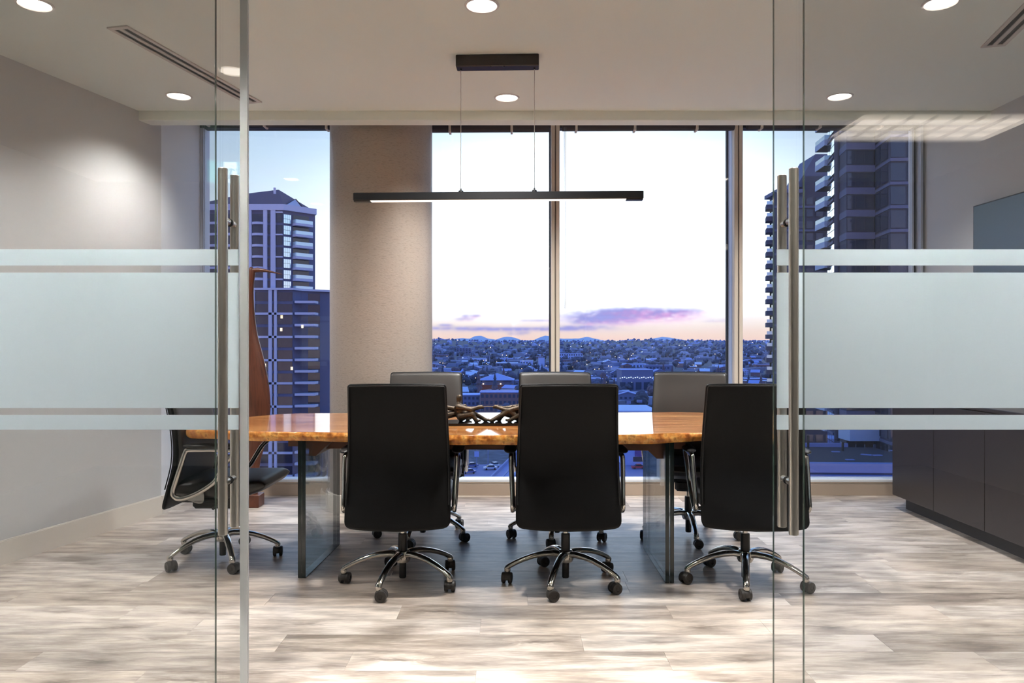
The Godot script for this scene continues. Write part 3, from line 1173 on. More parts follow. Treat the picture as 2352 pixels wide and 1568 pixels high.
# ------------------------------------------------------------------ chairs
func interp(x: float, t: Array) -> float:
	for k in range(1, t.size()):
		if x <= t[k][0]:
			var f: float = clampf((x - t[k - 1][0]) / (t[k][0] - t[k - 1][0]), 0.0, 1.0)
			return lerpf(t[k - 1][1], t[k][1], f)
	return t[-1][1]


# the chair's back: rear surface (distance behind the column) and half width against height; smoothed by resampling
func back_rear(h: float) -> float:
	var s := 0.0
	for k in 5:
		s += interp(h + (k - 2) * 0.025, [[0.28, 0.262], [0.33, 0.250], [0.44, 0.222], [0.54, 0.194], [0.61, 0.187], [0.72, 0.195], [0.85, 0.222], [1.0, 0.262], [1.1, 0.30]])
	return s / 5.0


func back_half(h: float) -> float:
	var s := 0.0
	for k in 5:
		s += interp(h + (k - 2) * 0.03, [[0.30, 0.249], [0.45, 0.250], [0.60, 0.246], [0.75, 0.240], [1.0, 0.231], [1.1, 0.228]])
	return s / 5.0


func back_panel(h0: float, h1: float, inset: float, front: float, thick: float, rb: float, rt: float) -> MB:
	var rings := []
	var hs := []
	for k in [0.0, 0.12, 0.35, 0.65, 1.0]:
		hs.append(h0 + rb * k)
	var nn := 22
	for k in range(1, nn):
		hs.append(lerpf(h0 + rb, h1 - rt, k / float(nn)))
	for k in [1.0, 0.65, 0.35, 0.12, 0.0]:
		hs.append(h1 - rt * k)
	for h in hs:
		var hw := back_half(h) - inset
		var tk := thick
		if h < h0 + rb:
			var f: float = 1.0 - (h - h0) / rb
			hw -= rb * (1.0 - sqrt(maxf(0.0, 1.0 - f * f)))
			tk *= 0.45 + 0.55 * sqrt(maxf(0.0, 1.0 - f * f))
		elif h > h1 - rt:
			var f: float = 1.0 - (h1 - h) / rt
			hw -= rt * (1.0 - sqrt(maxf(0.0, 1.0 - f * f)))
			tk *= 0.45 + 0.55 * sqrt(maxf(0.0, 1.0 - f * f))
		var zc := back_rear(h) - front - thick * 0.5
		var ring := PackedVector3Array()
		var m := 40
		for k in m:
			var a := TAU * k / m
			var cx := signf(cos(a)) * pow(absf(cos(a)), 0.35)
			var sz := signf(sin(a)) * pow(absf(sin(a)), 0.55)
			var x := cx * hw
			var u := x / 0.25
			var dy := -0.014 * (1.0 - u * u) * smoothstep(h0 + 0.12, h0, h) + 0.004 * (1.0 - u * u) * smoothstep(h1 - 0.1, h1, h)
			ring.append(Vector3(x, h + dy, zc + sz * tk * 0.5 - 0.016 * u * u))
		rings.append(ring)
	var mb := MB.new()
	mb.loft(rings)
	return mb


func make_chair() -> Node3D:
	var t := Node3D.new()
	t.name = "conference_chair"
	add_child(t, true)
	# back: leather shell behind, padded front, piping between
	part("back_shell", back_panel(0.325, 1.0, 0.0, 0.0, 0.030, 0.030, 0.016), M.leather_back_shaded, t)
	part("back_cushion", back_panel(0.40, 0.994, 0.007, 0.027, 0.036, 0.03, 0.016), M.leather, t)
	var pip := MB.new()
	var path := []
	for k in 17:
		var h := lerpf(0.43, 0.984, k / 16.0)
		path.append(Vector3(-back_half(h) + 0.009, h, back_rear(h) - 0.0135))
	for k in range(0, 17):
		var x := lerpf(-back_half(1.0) + 0.012, back_half(1.0) - 0.012, k / 16.0)
		path.append(Vector3(x, 0.989 + 0.004 * (1.0 - pow(x / 0.25, 2.0)), back_rear(0.99) + 0.001 - 0.016 * pow(x / 0.25, 2.0)))
	for k in 17:
		var h := lerpf(0.984, 0.43, k / 16.0)
		path.append(Vector3(back_half(h) - 0.009, h, back_rear(h) - 0.0135))
	pip.tube(path, 0.0035, 6)
	part("piping", pip, M.leather_seam, t)
	# seat: deep cushion with a waterfall front
	var rings := []
	var rows := 28
	for k in rows + 1:
		var f := pow(k / float(rows), 0.75)
		var z := lerpf(0.185, -0.305, f)
		var topy := interp(f, [[0.0, 0.470], [0.12, 0.478], [0.6, 0.480], [0.8, 0.480], [0.92, 0.479], [0.965, 0.474], [0.985, 0.466], [1.0, 0.452]])
		var boty := interp(f, [[0.0, 0.385], [0.55, 0.366], [0.72, 0.376], [0.85, 0.392], [0.93, 0.408], [0.97, 0.418], [0.99, 0.428], [1.0, 0.440]])
		var hw := interp(f, [[0.0, 0.225], [0.06, 0.236], [0.3, 0.243], [0.8, 0.247], [0.93, 0.240], [1.0, 0.222]])
		var ring := PackedVector3Array()
		for j in 36:
			var a := TAU * j / 36.0
			var cx := signf(cos(a)) * pow(absf(cos(a)), 0.42)
			var sy := signf(sin(a)) * pow(absf(sin(a)), 0.6)
			var cr := 0.010 * (1.0 - cx * cx) * (1.0 if sy > 0.0 else 0.0)
			ring.append(Vector3(cx * hw, (topy + boty) * 0.5 + sy * (topy - boty) * 0.5 - cr * 0.6, z))
		rings.append(ring)
	var sb := MB.new()
	sb.loft(rings)
	part("seat", sb, M.leather, t)
	one_box("seat_pan", Vector3(0, 0.366, 0.0), Vector3(0.40, 0.024, 0.27), 0.008, M.black_plastic, t)
	# tilt mechanism with its lever
	var me := MB.new()
	me.box(Vector3(0, 0.326, 0.01), Vector3(0.15, 0.066, 0.26), 0.014)
	me.box(Vector3(0, 0.338, 0.17), Vector3(0.11, 0.03, 0.12), 0.01)
	var mech := part("tilt_mechanism", me, M.black_plastic, t)
	var lv := MB.new()
	lv.tube([Vector3(0.06, 0.335, -0.03), Vector3(0.19, 0.332, -0.035), Vector3(0.225, 0.33, -0.035)], [0.005, 0.005, 0.009], 8)
	part("lever", lv, M.black_plastic, mech)
	# arms: closed loop of flat polished tube, bracket, black pad
	for s in [-1.0, 1.0]:
		var lp := []
		var ctl := [Vector2(0.165, 0.628), Vector2(0.125, 0.585), Vector2(0.085, 0.52), Vector2(0.055, 0.474), Vector2(0.0, 0.434), Vector2(-0.06, 0.404), Vector2(-0.115, 0.388), Vector2(-0.148, 0.396), Vector2(-0.158, 0.424), Vector2(-0.138, 0.49), Vector2(-0.112, 0.565), Vector2(-0.090, 0.628), Vector2(-0.078, 0.640), Vector2(-0.04, 0.642), Vector2(0.06, 0.642), Vector2(0.145, 0.640)]
		var nn := ctl.size()
		for i in nn:
			for k in 4:
				var p: Vector2 = ctl[i].cubic_interpolate(ctl[(i + 1) % nn], ctl[(i + nn - 1) % nn], ctl[(i + 2) % nn], k / 4.0)
				var x := 0.264 + 0.008 * smoothstep(0.42, 0.64, p.y)
				lp.append(Vector3(s * x, p.y, -p.x))
		var ab := MB.new()
		ab.tube(lp, 0.0135, 12, 0.85, 1.0, Vector3.RIGHT, true)
		var arm := part("arm_loop", ab, M.polished_aluminium, t)
		var pl := MB.new()
		pl.extrude(pv([-0.10, 0.392, -0.055, 0.404, -0.005, 0.43, 0.0, 0.40, -0.004, 0.372, -0.012, 0.362, -0.03, 0.36, -0.09, 0.378]), -0.003, 0.003, Transform3D(Basis(Vector3(0, 0, -1), Vector3.UP, Vector3(1, 0, 0)), Vector3(s * 0.252, 0, 0)))
		part("arm_bracket", pl, M.polished_aluminium, arm)
		var bt := MB.new()
		bt.box(Vector3(s * 0.225, 0.372, 0.03), Vector3(0.06, 0.012, 0.05), 0.002)
		part("arm_bolt_plate", bt, M.black_plastic, arm)
		# flare of metal below the pad, then the pad
		var pr := []
		for k in 13:
			var f := k / 12.0
			var z := lerpf(0.10, -0.175, f)
			var hw := 0.031 * sqrt(maxf(0.02, 1.0 - pow(absf(2.0 * f - 1.0), 4.0)))
			var ring := PackedVector3Array()
			for j in 20:
				var a := TAU * j / 20.0
				ring.append(Vector3(s * 0.276 + cos(a) * hw, 0.662 + sin(a) * (0.014 if sin(a) > 0.0 else 0.012) * (hw / 0.031), z))
			pr.append(ring)
		var pb := MB.new()
		pb.loft(pr)
		part("arm_pad", pb, M.black_plastic, arm)
	# gas column
	var col := MB.new()
	col.lathe([Vector2(0, 0.30), Vector2(0.013, 0.30), Vector2(0.013, 0.23), Vector2(0, 0.23)], 20)
	var cm := part("gas_column", col, M.polished_aluminium, t)
	var sl := MB.new()
	sl.lathe([Vector2(0, 0.245), Vector2(0.020, 0.245), Vector2(0.022, 0.242), Vector2(0.023, 0.15), Vector2(0.018, 0.10), Vector2(0.018, 0.028), Vector2(0.016, 0.024), Vector2(0, 0.024)], 24)
	part("column_sleeve", sl, M.black_plastic, cm)
	var hub := MB.new()
	hub.lathe([Vector2(0.0235, 0.162), Vector2(0.034, 0.160), Vector2(0.040, 0.150), Vector2(0.040, 0.118), Vector2(0.034, 0.105), Vector2(0.0185, 0.102)], 28)
	part("base_hub", hub, M.polished_aluminium, t)
	# five arched legs with twin-wheel casters
	var leg := MB.new()
	var lpts := []
	var lrad := []
	for q in [[0.022, 0.140, 0.021], [0.06, 0.146, 0.019], [0.11, 0.143, 0.0175], [0.16, 0.133, 0.0165], [0.21, 0.116, 0.0155], [0.25, 0.098, 0.0148], [0.278, 0.083, 0.0145], [0.292, 0.074, 0.0142], [0.2985, 0.066, 0.0125]]:
		lpts.append(Vector3(q[0], q[1], 0))
		lrad.append(q[2])
	leg.tube(lpts, lrad, 14, 0.82, 1.12, Vector3.UP)
	leg.lathe([Vector2(0.0, 0.053), Vector2(0.0145, 0.053), Vector2(0.0155, 0.056), Vector2(0.0155, 0.074), Vector2(0.010, 0.083), Vector2(0, 0.086)], 18, Transform3D(Basis(), Vector3(0.290, 0, 0)))
	var legm := leg.mesh()
	var cas := MB.new()
	for s in [-1.0, 1.0]:
		cas.lathe([Vector2(0, 0.005), Vector2(0.010, 0.005), Vector2(0.012, 0.010), Vector2(0.022, 0.0115), Vector2(0.0262, 0.0095), Vector2(0.0275, 0.005), Vector2(0.0275, -0.004), Vector2(0.026, -0.0065), Vector2(0, -0.0065)], 26, Transform3D(Basis(Vector3(1, 0, 0), Vector3(0, 0, s), Vector3(0, -1 * s, 0)), Vector3(0.012, 0.0275, s * 0.0145)))
	# hood over the wheels
	var hr := []
	for k in 9:
		var f := k / 8.0
		var a := lerpf(-0.25, 1.0, f) * PI * 0.52
		var y := 0.030 + 0.0255 * sin(a)
		var rr := 0.0285 * cos(a) + 0.002
		var ring := PackedVector3Array()
		for j in 20:
			var b := TAU * j / 20.0
			ring.append(Vector3(0.010 + cos(b) * rr * 0.97, y, sin(b) * minf(rr * 0.92, 0.0245)))
		hr.append(ring)
	cas.loft(hr)
	cas.tube([Vector3(0, 0.048, 0), Vector3(0, 0.056, 0)], 0.0075, 10)
	var casm := cas.mesh()
	for k in 5:
		var lg := put("base_leg", legm, M.polished_aluminium, t)
		lg.rotation.y = TAU * k / 5.0
		var cs := put("caster", casm, M.caster_plastic, lg)
		cs.position = Vector3(0.290, 0, 0)
	return t


func chairs() -> void:
	var c0 := make_chair()
	# x, z, turn, angle of the base, angles of the casters, label
	var spots := [
		[-0.545, 3.80, 1.5, 40.0, [60.0, 200.0, 250.0, 100.0, 120.0], "black leather conference chair seen from behind, front left of table, nearest the left glass leg"],
		[0.267, 3.80, 0.0, 36.0, [200.0, 100.0, 80.0, 120.0, 240.0], "black leather conference chair seen from behind, front centre of table, before the widest window"],
		[1.163, 3.80, -5.0, 38.0, [190.0, 95.0, 30.0, 200.0, 60.0], "black leather conference chair seen from behind, front right of table, half behind the right door"],
		[-0.55, 4.70, 181.0, 44.0, [40.0, 100.0, 190.0, 90.0, 70.0], "black leather conference chair facing us across the table, beside the round column"],
		[0.278, 4.70, 180.0, 44.0, [90.0, 80.0, 110.0, 200.0, 90.0], "black leather conference chair facing us across the table, below the central mullion"],
		[1.09, 4.71, 164.0, 50.0, [80.0, 120.0, 60.0, 90.0, 30.0], "black leather conference chair facing us across the table, slightly turned, farthest right on that side"],
		[-1.594, 4.20, -90.0, 12.0, [90.0, 85.0, 200.0, 90.0, 40.0], "black leather conference chair in side view at the table's left end, behind the left door"],
	]
	var row := ["chairs with their backs to us", "chairs facing us across the table", "chair at the head of the table"]
	for i in spots.size():
		var s: Array = spots[i]
		var c: Node3D = c0
		if i > 0:
			c = c0.duplicate()
			c.name = "conference_chair"
			add_child(c, true)
		c.position = P(s[0], 0, s[1])
		c.rotation.y = deg_to_rad(s[2])
		tag(c, s[5], "chair", "leather chairs round the conference table")
		var k := 0
		for ch in c.get_children():
			if str(ch.name).begins_with("base_leg"):
				var a: float = deg_to_rad(s[3] - s[2] + 72.0 * k)
				ch.rotation.y = a
				ch.get_child(0).rotation.y = deg_to_rad(s[4][k])
				k += 1


# ------------------------------------------------------------------ right side: credenza and screen
func credenza_and_screen() -> void:
	var t := thing("credenza", "long dark-veneer credenza with flush doors along the right wall", "cabinet")
	var x0 := 2.735
	var zf := 5.48
	var zn := 2.72
	var hh := 0.815
	one_box("body", P((x0 + 0.022 + 3.18) * 0.5, 0.10 + (hh - 0.125) * 0.5, (zf + zn) * 0.5), Vector3(3.18 - x0 - 0.022, hh - 0.125, zf - zn - 0.004), 0.002, M.dark_veneer, t)
	one_box("worktop", P((x0 + 3.183) * 0.5, hh - 0.011, (zf + zn) * 0.5), Vector3(3.183 - x0, 0.022, zf - zn), 0.003, M.dark_veneer, t)
	one_box("toe_kick", P((x0 + 0.09 + 3.18) * 0.5, 0.05, (zf + zn) * 0.5), Vector3(3.18 - x0 - 0.09, 0.10, zf - zn - 0.03), 0.0, M.toe_black, t)
	var z := zf
	for k in 5:
		var z2 := maxf(z - 0.535, zn)
		one_box("door", P(x0 + 0.0105, 0.10 + (hh - 0.128) * 0.5, (z + z2) * 0.5), Vector3(0.021, hh - 0.13, z - z2 - 0.004), 0.0015, M.dark_veneer, t)
		z = z2
	var s := thing("wall_screen", "large flat black-framed screen mounted on the right wall above the credenza", "television")
	var xs := 3.13
	var za := 5.18
	var zb := 3.74
	one_box("bezel", P(xs + 0.022, 1.712, (za + zb) * 0.5), Vector3(0.036, 0.815, za - zb), 0.003, M.tv_bezel, s)
	one_box("screen", P(xs + 0.0035, 1.715, (za + zb) * 0.5), Vector3(0.003, 0.79, za - zb - 0.02), 0.0, M.tv_screen_sky, s)
	one_box("wall_mount", P(xs + 0.055, 1.70, (za + zb) * 0.5), Vector3(0.034, 0.4, 0.6), 0.002, M.fixture_black, s)


# ------------------------------------------------------------------ carved bird and tug-of-war bronze
func wooden_bird() -> void:
	var t := thing("wooden_bird_sculpture", "tall slender carved wooden bird with a long beak, standing behind the table", "sculpture", P(-1.885, 0, 5.56))
	one_box("plinth", Vector3(0.0, 0.045, 0.0), Vector3(0.115, 0.09, 0.13), 0.004, M.carved_wood, t)
	# x left, x right, depth against height
	var prof := [[0.085, -0.035, 0.030, 0.05], [0.30, -0.04, 0.045, 0.06], [0.42, -0.05, 0.075, 0.08], [0.55, -0.06, 0.105, 0.10], [0.70, -0.066, 0.122, 0.12], [0.86, -0.068, 0.114, 0.125], [1.0, -0.066, 0.09, 0.12], [1.12, -0.062, 0.062, 0.105], [1.25, -0.056, 0.028, 0.085], [1.40, -0.05, 0.008, 0.065], [1.55, -0.046, 0.0, 0.052], [1.64, -0.045, 0.004, 0.05], [1.695, -0.044, 0.012, 0.05], [1.725, -0.038, 0.006, 0.042], [1.742, -0.026, -0.008, 0.02]]
	var rings := []
	for i in prof.size() * 3 - 2:
		var f := i / 3.0
		var k := int(f)
		var a: Array = prof[mini(k, prof.size() - 1)]
		var b: Array = prof[mini(k + 1, prof.size() - 1)]
		var pa: Array = prof[maxi(k - 1, 0)]
		var pb: Array = prof[mini(k + 2, prof.size() - 1)]
		var v := []
		for j in 4:
			v.append(cubic_interpolate(a[j], b[j], pa[j], pb[j], f - k))
		var ring := PackedVector3Array()
		for j in 28:
			var an := TAU * j / 28.0
			var cx := cos(an)
			var sz := sin(an)
			var x: float = (v[1] + v[2]) * 0.5 + cx * (v[2] - v[1]) * 0.5
			var zz: float = sz * v[3] * 0.5 * (1.0 - 0.18 * cx)
			if absf(an - PI * 0.62) < 0.12:
				zz += 0.006
			ring.append(Vector3(x, v[0], zz))
		rings.append(ring)
	var mb := MB.new()
	mb.loft(rings, true, true, 1.0, 1.0)
	part("body", mb, M.carved_wood, t)
	var bk := MB.new()
	var bp := []
	for q in [[-0.02, 1.715, 0.020], [0.03, 1.722, 0.021], [0.09, 1.716, 0.015], [0.15, 1.703, 0.008], [0.21, 1.690, 0.0025]]:
		bp.append(Vector3(q[0], q[1], 0))
	bk.tube(bp, [0.020, 0.021, 0.013, 0.007, 0.0025], 12, 0.85, 0.9, Vector3.UP)
	tag(part("beak", bk, M.carved_wood, t), "long tapering beak pointing right")


func smin(a: float, b: float, k: float) -> float:
	var h := clampf(0.5 + 0.5 * (b - a) / k, 0.0, 1.0)
	return lerpf(b, a, h) - k * h * (1.0 - h)


# a body as one surface: tapered capsules blended and meshed as surface nets
func body_mesh(bones: Array, cell: float, blend: float) -> MB:
	var lo := Vector3.ONE * 1e9
	var hi := -lo
	for b in bones:
		for e in 2:
			var p: Vector3 = b[e]
			var r: float = b[2 + e] + cell * 2.0
			lo = lo.min(p - Vector3.ONE * r)
			hi = hi.max(p + Vector3.ONE * r)
	var n := Vector3i(((hi - lo) / cell).ceil()) + Vector3i.ONE
	var f := PackedFloat32Array()
	f.resize(n.x * n.y * n.z)
	f.fill(1.0)
	for b in bones:
		var a: Vector3 = b[0]
		var d: Vector3 = b[1] - a
		var dd := maxf(d.length_squared(), 1e-9)
		var ra: float = b[2]
		var rb: float = b[3]
		var reach := maxf(ra, rb) + cell * 3.0 + blend
		var l := Vector3i(((a.min(b[1]) - Vector3.ONE * reach - lo) / cell).floor()).clamp(Vector3i.ZERO, n - Vector3i.ONE)
		var u := Vector3i(((a.max(b[1]) + Vector3.ONE * reach - lo) / cell).ceil()).clamp(Vector3i.ZERO, n - Vector3i.ONE)
		for z in range(l.z, u.z + 1):
			for y in range(l.y, u.y + 1):
				for x in range(l.x, u.x + 1):
					var p := lo + Vector3(x, y, z) * cell - a
					var t := clampf(p.dot(d) / dd, 0.0, 1.0)
					var s := (p - d * t).length() - lerpf(ra, rb, t)
					var i := (z * n.y + y) * n.x + x
					f[i] = smin(f[i], s, blend)
	var mb := MB.new()
	var at := {}
	var corner := [0, 1, n.x, n.x + 1, n.x * n.y, n.x * n.y + 1, n.x * n.y + n.x, n.x * n.y + n.x + 1]
	for z in n.z - 1:
		for y in n.y - 1:
			for x in n.x - 1:
				var i := (z * n.y + y) * n.x + x
				var neg := 0
				for c in corner:
					if f[i + c] < 0.0:
						neg += 1
				if neg == 0 or neg == 8:
					continue
				var sum := Vector3.ZERO
				var cnt := 0
				for e in [[0, 1], [2, 3], [4, 5], [6, 7], [0, 2], [1, 3], [4, 6], [5, 7], [0, 4], [1, 5], [2, 6], [3, 7]]:
					var fa := f[i + corner[e[0]]]
					var fb := f[i + corner[e[1]]]
					if (fa < 0.0) != (fb < 0.0):
						var t := fa / (fa - fb)
						var pa := Vector3(e[0] & 1, (e[0] >> 1) & 1, e[0] >> 2)
						var pb := Vector3(e[1] & 1, (e[1] >> 1) & 1, e[1] >> 2)
						sum += pa.lerp(pb, t)
						cnt += 1
				at[i] = mb.v.size()
				mb.v.append(lo + (Vector3(x, y, z) + sum / cnt) * cell)
				mb.uv.append(Vector2.ZERO)
	var step := [1, n.x, n.x * n.y]
	for i in at.keys():
		for a in 3:
			var j: int = i + step[a]
			if j >= f.size() or (f[i] < 0.0) == (f[j] < 0.0):
				continue
			var u: int = step[(a + 1) % 3]
			var w: int = step[(a + 2) % 3]
			if not (at.has(i - u) and at.has(i - w) and at.has(i - u - w)):
				continue
			var q := [at[i], at[i - u], at[i - u - w], at[i - w]]
			if f[i] < 0.0:
				mb.idx.append_array([q[0], q[2], q[1], q[0], q[3], q[2]])
			else:
				mb.idx.append_array([q[0], q[1], q[2], q[0], q[2], q[3]])
	mb.seal(0)
	return mb


func puller(lean: float, twist: float) -> Array:
	# a straining rope puller, facing +x: hips low, heels dug in, arms out to the rope
	var hip := Vector3(0.0, 0.034, 0.0)
	var chest := Vector3(-0.004 - lean * 0.03, 0.072, 0.0)
	var neck := chest + Vector3(-0.002 - lean * 0.008, 0.024, 0.0)
	var head := neck + Vector3(0.003, 0.027, twist * 0.006)
	var hand := Vector3(0.112, 0.083, 0.0)
	var b := [
		[hip, chest, 0.025, 0.026], [chest, neck, 0.025, 0.013], [neck, head, 0.009, 0.009],
		[head + Vector3(0, -0.002, 0), head + Vector3(0.001, 0.006, 0), 0.0135, 0.0145], [head + Vector3(0.0, 0.013, 0), head + Vector3(0.004, 0.0135, 0), 0.0125, 0.0125],
		[head + Vector3(0.011, 0.0, 0), head + Vector3(0.0145, -0.002, 0), 0.004, 0.003],
	]
	for s in [-1.0, 1.0]:
		var sh := neck + Vector3(0.002, -0.012, s * 0.024)
		var el := Vector3(0.052 + 0.006 * s, 0.066 + 0.004 * s, s * 0.026)
		var hd := hand + Vector3(-0.014 * (1.0 if s > 0.0 else 0.0), 0, s * 0.003)
		b.append([chest + Vector3(0, 0.012, s * 0.012), sh, 0.02, 0.0155])
		b.append([sh, el, 0.0145, 0.0118])
		b.append([el, hd, 0.0118, 0.008])
		b.append([hd, hd + Vector3(0.007, -0.003, 0), 0.009, 0.008])
		var hp := hip + Vector3(0.0, -0.003, s * 0.014)
		var kn := Vector3(0.052 + 0.012 * s, 0.052 - 0.008 * s, s * 0.024)
		var ft := Vector3(0.110 - 0.022 * s, 0.010, s * 0.026)
		b.append([hp, kn, 0.021, 0.0155])
		b.append([kn, ft, 0.0148, 0.0105])
		b.append([ft + Vector3(-0.003, -0.004, 0), ft + Vector3(0.018, 0.002, 0), 0.0075, 0.0065])
	return b


func tug_of_war() -> void:
	var t := thing("tug_of_war_sculpture", "bronze sculpture of figures pulling a rope on a glossy black base, centre of the table", "sculpture", P(-0.155, 0.7505, 4.16), deg_to_rad(2.0))
	var pl := PackedVector2Array()
	for k in 48:
		var a := TAU * k / 48.0
		pl.append(Vector2(0.40 * signf(cos(a)) * pow(absf(cos(a)), 0.6), 0.105 * signf(sin(a)) * pow(absf(sin(a)), 0.7)))
	var mb := MB.new()
	mb.extrude(pl, 0.0, 0.013, Transform3D(Basis(Vector3(1, 0, 0), Vector3(0, 0, -1), Vector3(0, 1, 0)), Vector3.ZERO))
	part("base", mb, M.plinth_black, t)
	var a := body_mesh(puller(0.25, -1.0), 0.0032, 0.006).mesh()
	var b := body_mesh(puller(1.0, 1.0), 0.0032, 0.006).mesh()
	for q in [[a, -0.123, 0.018, 0.0, -6.0], [b, -0.215, -0.03, 0.0, 8.0], [b, 0.175, 0.0, PI, 4.0], [a, 0.275, 0.02, PI, -5.0]]:
		var f := put("figure", q[0], M.bronze, t)
		f.position = Vector3(q[1], 0.012, q[2])
		f.rotation.y = q[3] + deg_to_rad(q[4])
	var rp := MB.new()
	rp.tube([Vector3(-0.33, 0.075, -0.01), Vector3(-0.11, 0.093, 0.0), Vector3(0.06, 0.0945, 0.0), Vector3(0.32, 0.085, 0.01)], 0.0016, 6)
	part("rope", rp, M.rope, t)


# ------------------------------------------------------------------ the tower on the left
func left_tower() -> void:
	var s := 188.0 / 1750.0
	var tx := func(px: float) -> float: return (px - 1176.0) * s
	var th := func(py: float) -> float: return 1.2 + (784.0 - py) * s
	var t := thing("apartment_tower", "tall pale apartment tower with a dark hipped roof, seen through the far left window", "building")
	var z := 188.0
	var d2 := Vector2(0.67, 0.742)
	var n2 := Vector2(0.742, -0.67)
	var c0 := Vector2(tx.call(650.0), z)
	var c1 := c0 + d2 * 9.2
	var hl: float = th.call(665.0)
	var he: float = th.call(482.0)
	# bodies: upper shaft, wider lower shaft
	slab("wall", PackedVector2Array([Vector2(-86, z), c0, c1, c1 + Vector2(-6, 12), Vector2(-86, 212)]), hl - 1.0, he, M.tower_wall, t)
	slab("wall", PackedVector2Array([Vector2(-86, z - 2.0), Vector2(tx.call(678.0), z - 2.0), Vector2(tx.call(690.0), z + 1.0), Vector2(-46.5, 194.0), Vector2(-46.5, 212), Vector2(-86, 212)]), GROUND, hl, M.tower_wall, t)
	# eaves band and ledge at the set-back
	slab("eaves_band", PackedVector2Array([Vector2(-87, z - 0.7), c0 + Vector2(0.4, -0.7), c1 + n2 * 0.7, c1 + Vector2(-6, 12), Vector2(-87, 213)]), he - 0.1, he + 1.35, M.tower_frame, t)
	slab("ledge", PackedVector2Array([Vector2(-87, z - 2.8), Vector2(tx.call(682.0), z - 2.8), Vector2(tx.call(694.0), z + 0.4), Vector2(-46.0, 193.2), Vector2(-46.0, 213), Vector2(-87, 213)]), hl - 0.25, hl + 0.25, M.tower_frame, t)
	# hipped roof with a gable over the corner
	var e0 := he + 1.35
	var rb := MB.new()
	var q := [P(tx.call(455.0), e0, z - 0.4), P(c0.x + 0.2, e0, z - 0.4), P(c1.x - 1.0, e0, c1.y), P(-60.0, e0, 212), P(tx.call(455.0), e0, 212)]
	var ra: float = th.call(428.0)
	var r0 := P(tx.call(524.0), ra - 0.2, 197.0)
	var r1 := P(tx.call(601.0) + 1.4, ra + 1.0, 197.0)
	rb.poly([q[0], q[1], r1, r0], Vector3(0, 1, 1))
	rb.poly([q[1], q[2], r1], Vector3(1, 1, 0))
	rb.poly([q[2], q[3], r1], Vector3(1, 1, 0))
	rb.poly([q[3], q[4], r0, r1], Vector3(0, 1, -1))
	rb.poly([q[4], q[0], r0], Vector3(-1, 1, 0))
	part("roof", rb, M.tower_roof, t)
	var ga := c0 + d2 * 0.9 + n2 * 0.5
	var gb := c0 + d2 * 5.4 + n2 * 0.5
	var gm := (ga + gb) * 0.5
	var gw := MB.new()
	gw.poly([P(ga.x, e0 - 0.2, ga.y), P(gb.x, e0 - 0.7, gb.y), P(gb.x, e0 - 0.5, gb.y), P(gm.x, th.call(460.0) + 0.6, gm.y), P(ga.x, e0 + 0.1, ga.y)], Vector3(1, 0, 1))
	gw.poly([P(gm.x, th.call(460.0) + 0.6, gm.y), P(ga.x, e0 + 0.1, ga.y), P(ga.x - 6, e0 + 0.1, ga.y + 6), P(gm.x - 6, th.call(460.0) + 0.6, gm.y + 6)], Vector3(0, 1, 1))
	part("gable", gw, M.slate_pale, t)
	var gr := MB.new()
	gr.poly([P(gm.x + 0.2, th.call(460.0) + 0.75, gm.y), P(gb.x + 0.2, e0 - 0.4, gb.y), P(gb.x - 6, e0 - 0.4, gb.y + 6), P(gm.x - 6, th.call(460.0) + 0.75, gm.y + 6)], Vector3(1, 1, 0))
	gr.poly([P(gm.x, th.call(460.0) + 0.75, gm.y), P(ga.x - 0.2, e0 + 0.2, ga.y), P(ga.x - 6, e0 + 0.2, ga.y + 6), P(gm.x - 6, th.call(460.0) + 0.75, gm.y + 6)], Vector3(-1, 1, 0))
	part("gable_roof", gr, M.tower_roof, t)
	one_box("roof_vent", P(tx.call(618.0), th.call(430.0), 192.5), Vector3(0.5, 1.6, 0.5), 0.0, M.tower_frame, t)
	# upper front: pilasters, bands and windows of seven storeys
	for p in [[466, 476], [500, 508], [546, 579], [606, 615], [623, 634]]:
		one_box("pilaster", P((tx.call(p[0]) + tx.call(p[1])) * 0.5, (hl + he) * 0.5, z - 0.15), Vector3((p[1] - p[0]) * s, he - hl, 0.9), 0.05, M.tower_frame, t)
	var wm := {}
	for k in 7:
		var top: float = th.call(491.0 + 25.6 * k)
		for p in [[440, 466], [477, 500], [509, 545], [580, 606], [615, 623], [634, 649]]:
			var w: float = (p[1] - p[0]) * s
			if not wm.has(w):
				var mb := MB.new()
				mb.box(Vector3.ZERO, Vector3(w, 2.1, 0.1))
				wm[w] = mb.mesh()
			var o := put("window", wm[w], M.tower_glass, t)
			o.position = P((tx.call(p[0]) + tx.call(p[1])) * 0.5, top - 1.05, z - 0.08)
		for p in [[440, 466], [477, 546], [579, 606]]:
			var bb := MB.new()
			var a: float = tx.call(p[0])
			var b: float = tx.call(p[1])
			var pl := PackedVector2Array([Vector2(a, z)])
			for j in 9:
				pl.append(Vector2(lerpf(a, b, j / 8.0), z - 0.35 - 0.75 * sin(PI * j / 8.0)))
			pl.append(Vector2(b, z))
			bb.extrude(pl, top - 2.65, top - 2.05, Transform3D(Basis(Vector3(1, 0, 0), Vector3(0, 0, -1), Vector3(0, 1, 0)), Vector3.ZERO))
			part("balcony_front", bb, M.tower_frame, t)
		if k % 2 == 0:
			one_box("storey_band", P(tx.call(642.0), top + 0.35, z - 0.1), Vector3(16.0 * s, 0.35, 0.8), 0.0, M.tower_frame, t)
	# upper right face: glazed corner bay and balconies
	var b2 := Basis(Vector3(d2.x, 0, -d2.y), Vector3.UP, Vector3(n2.x, 0, -n2.y))
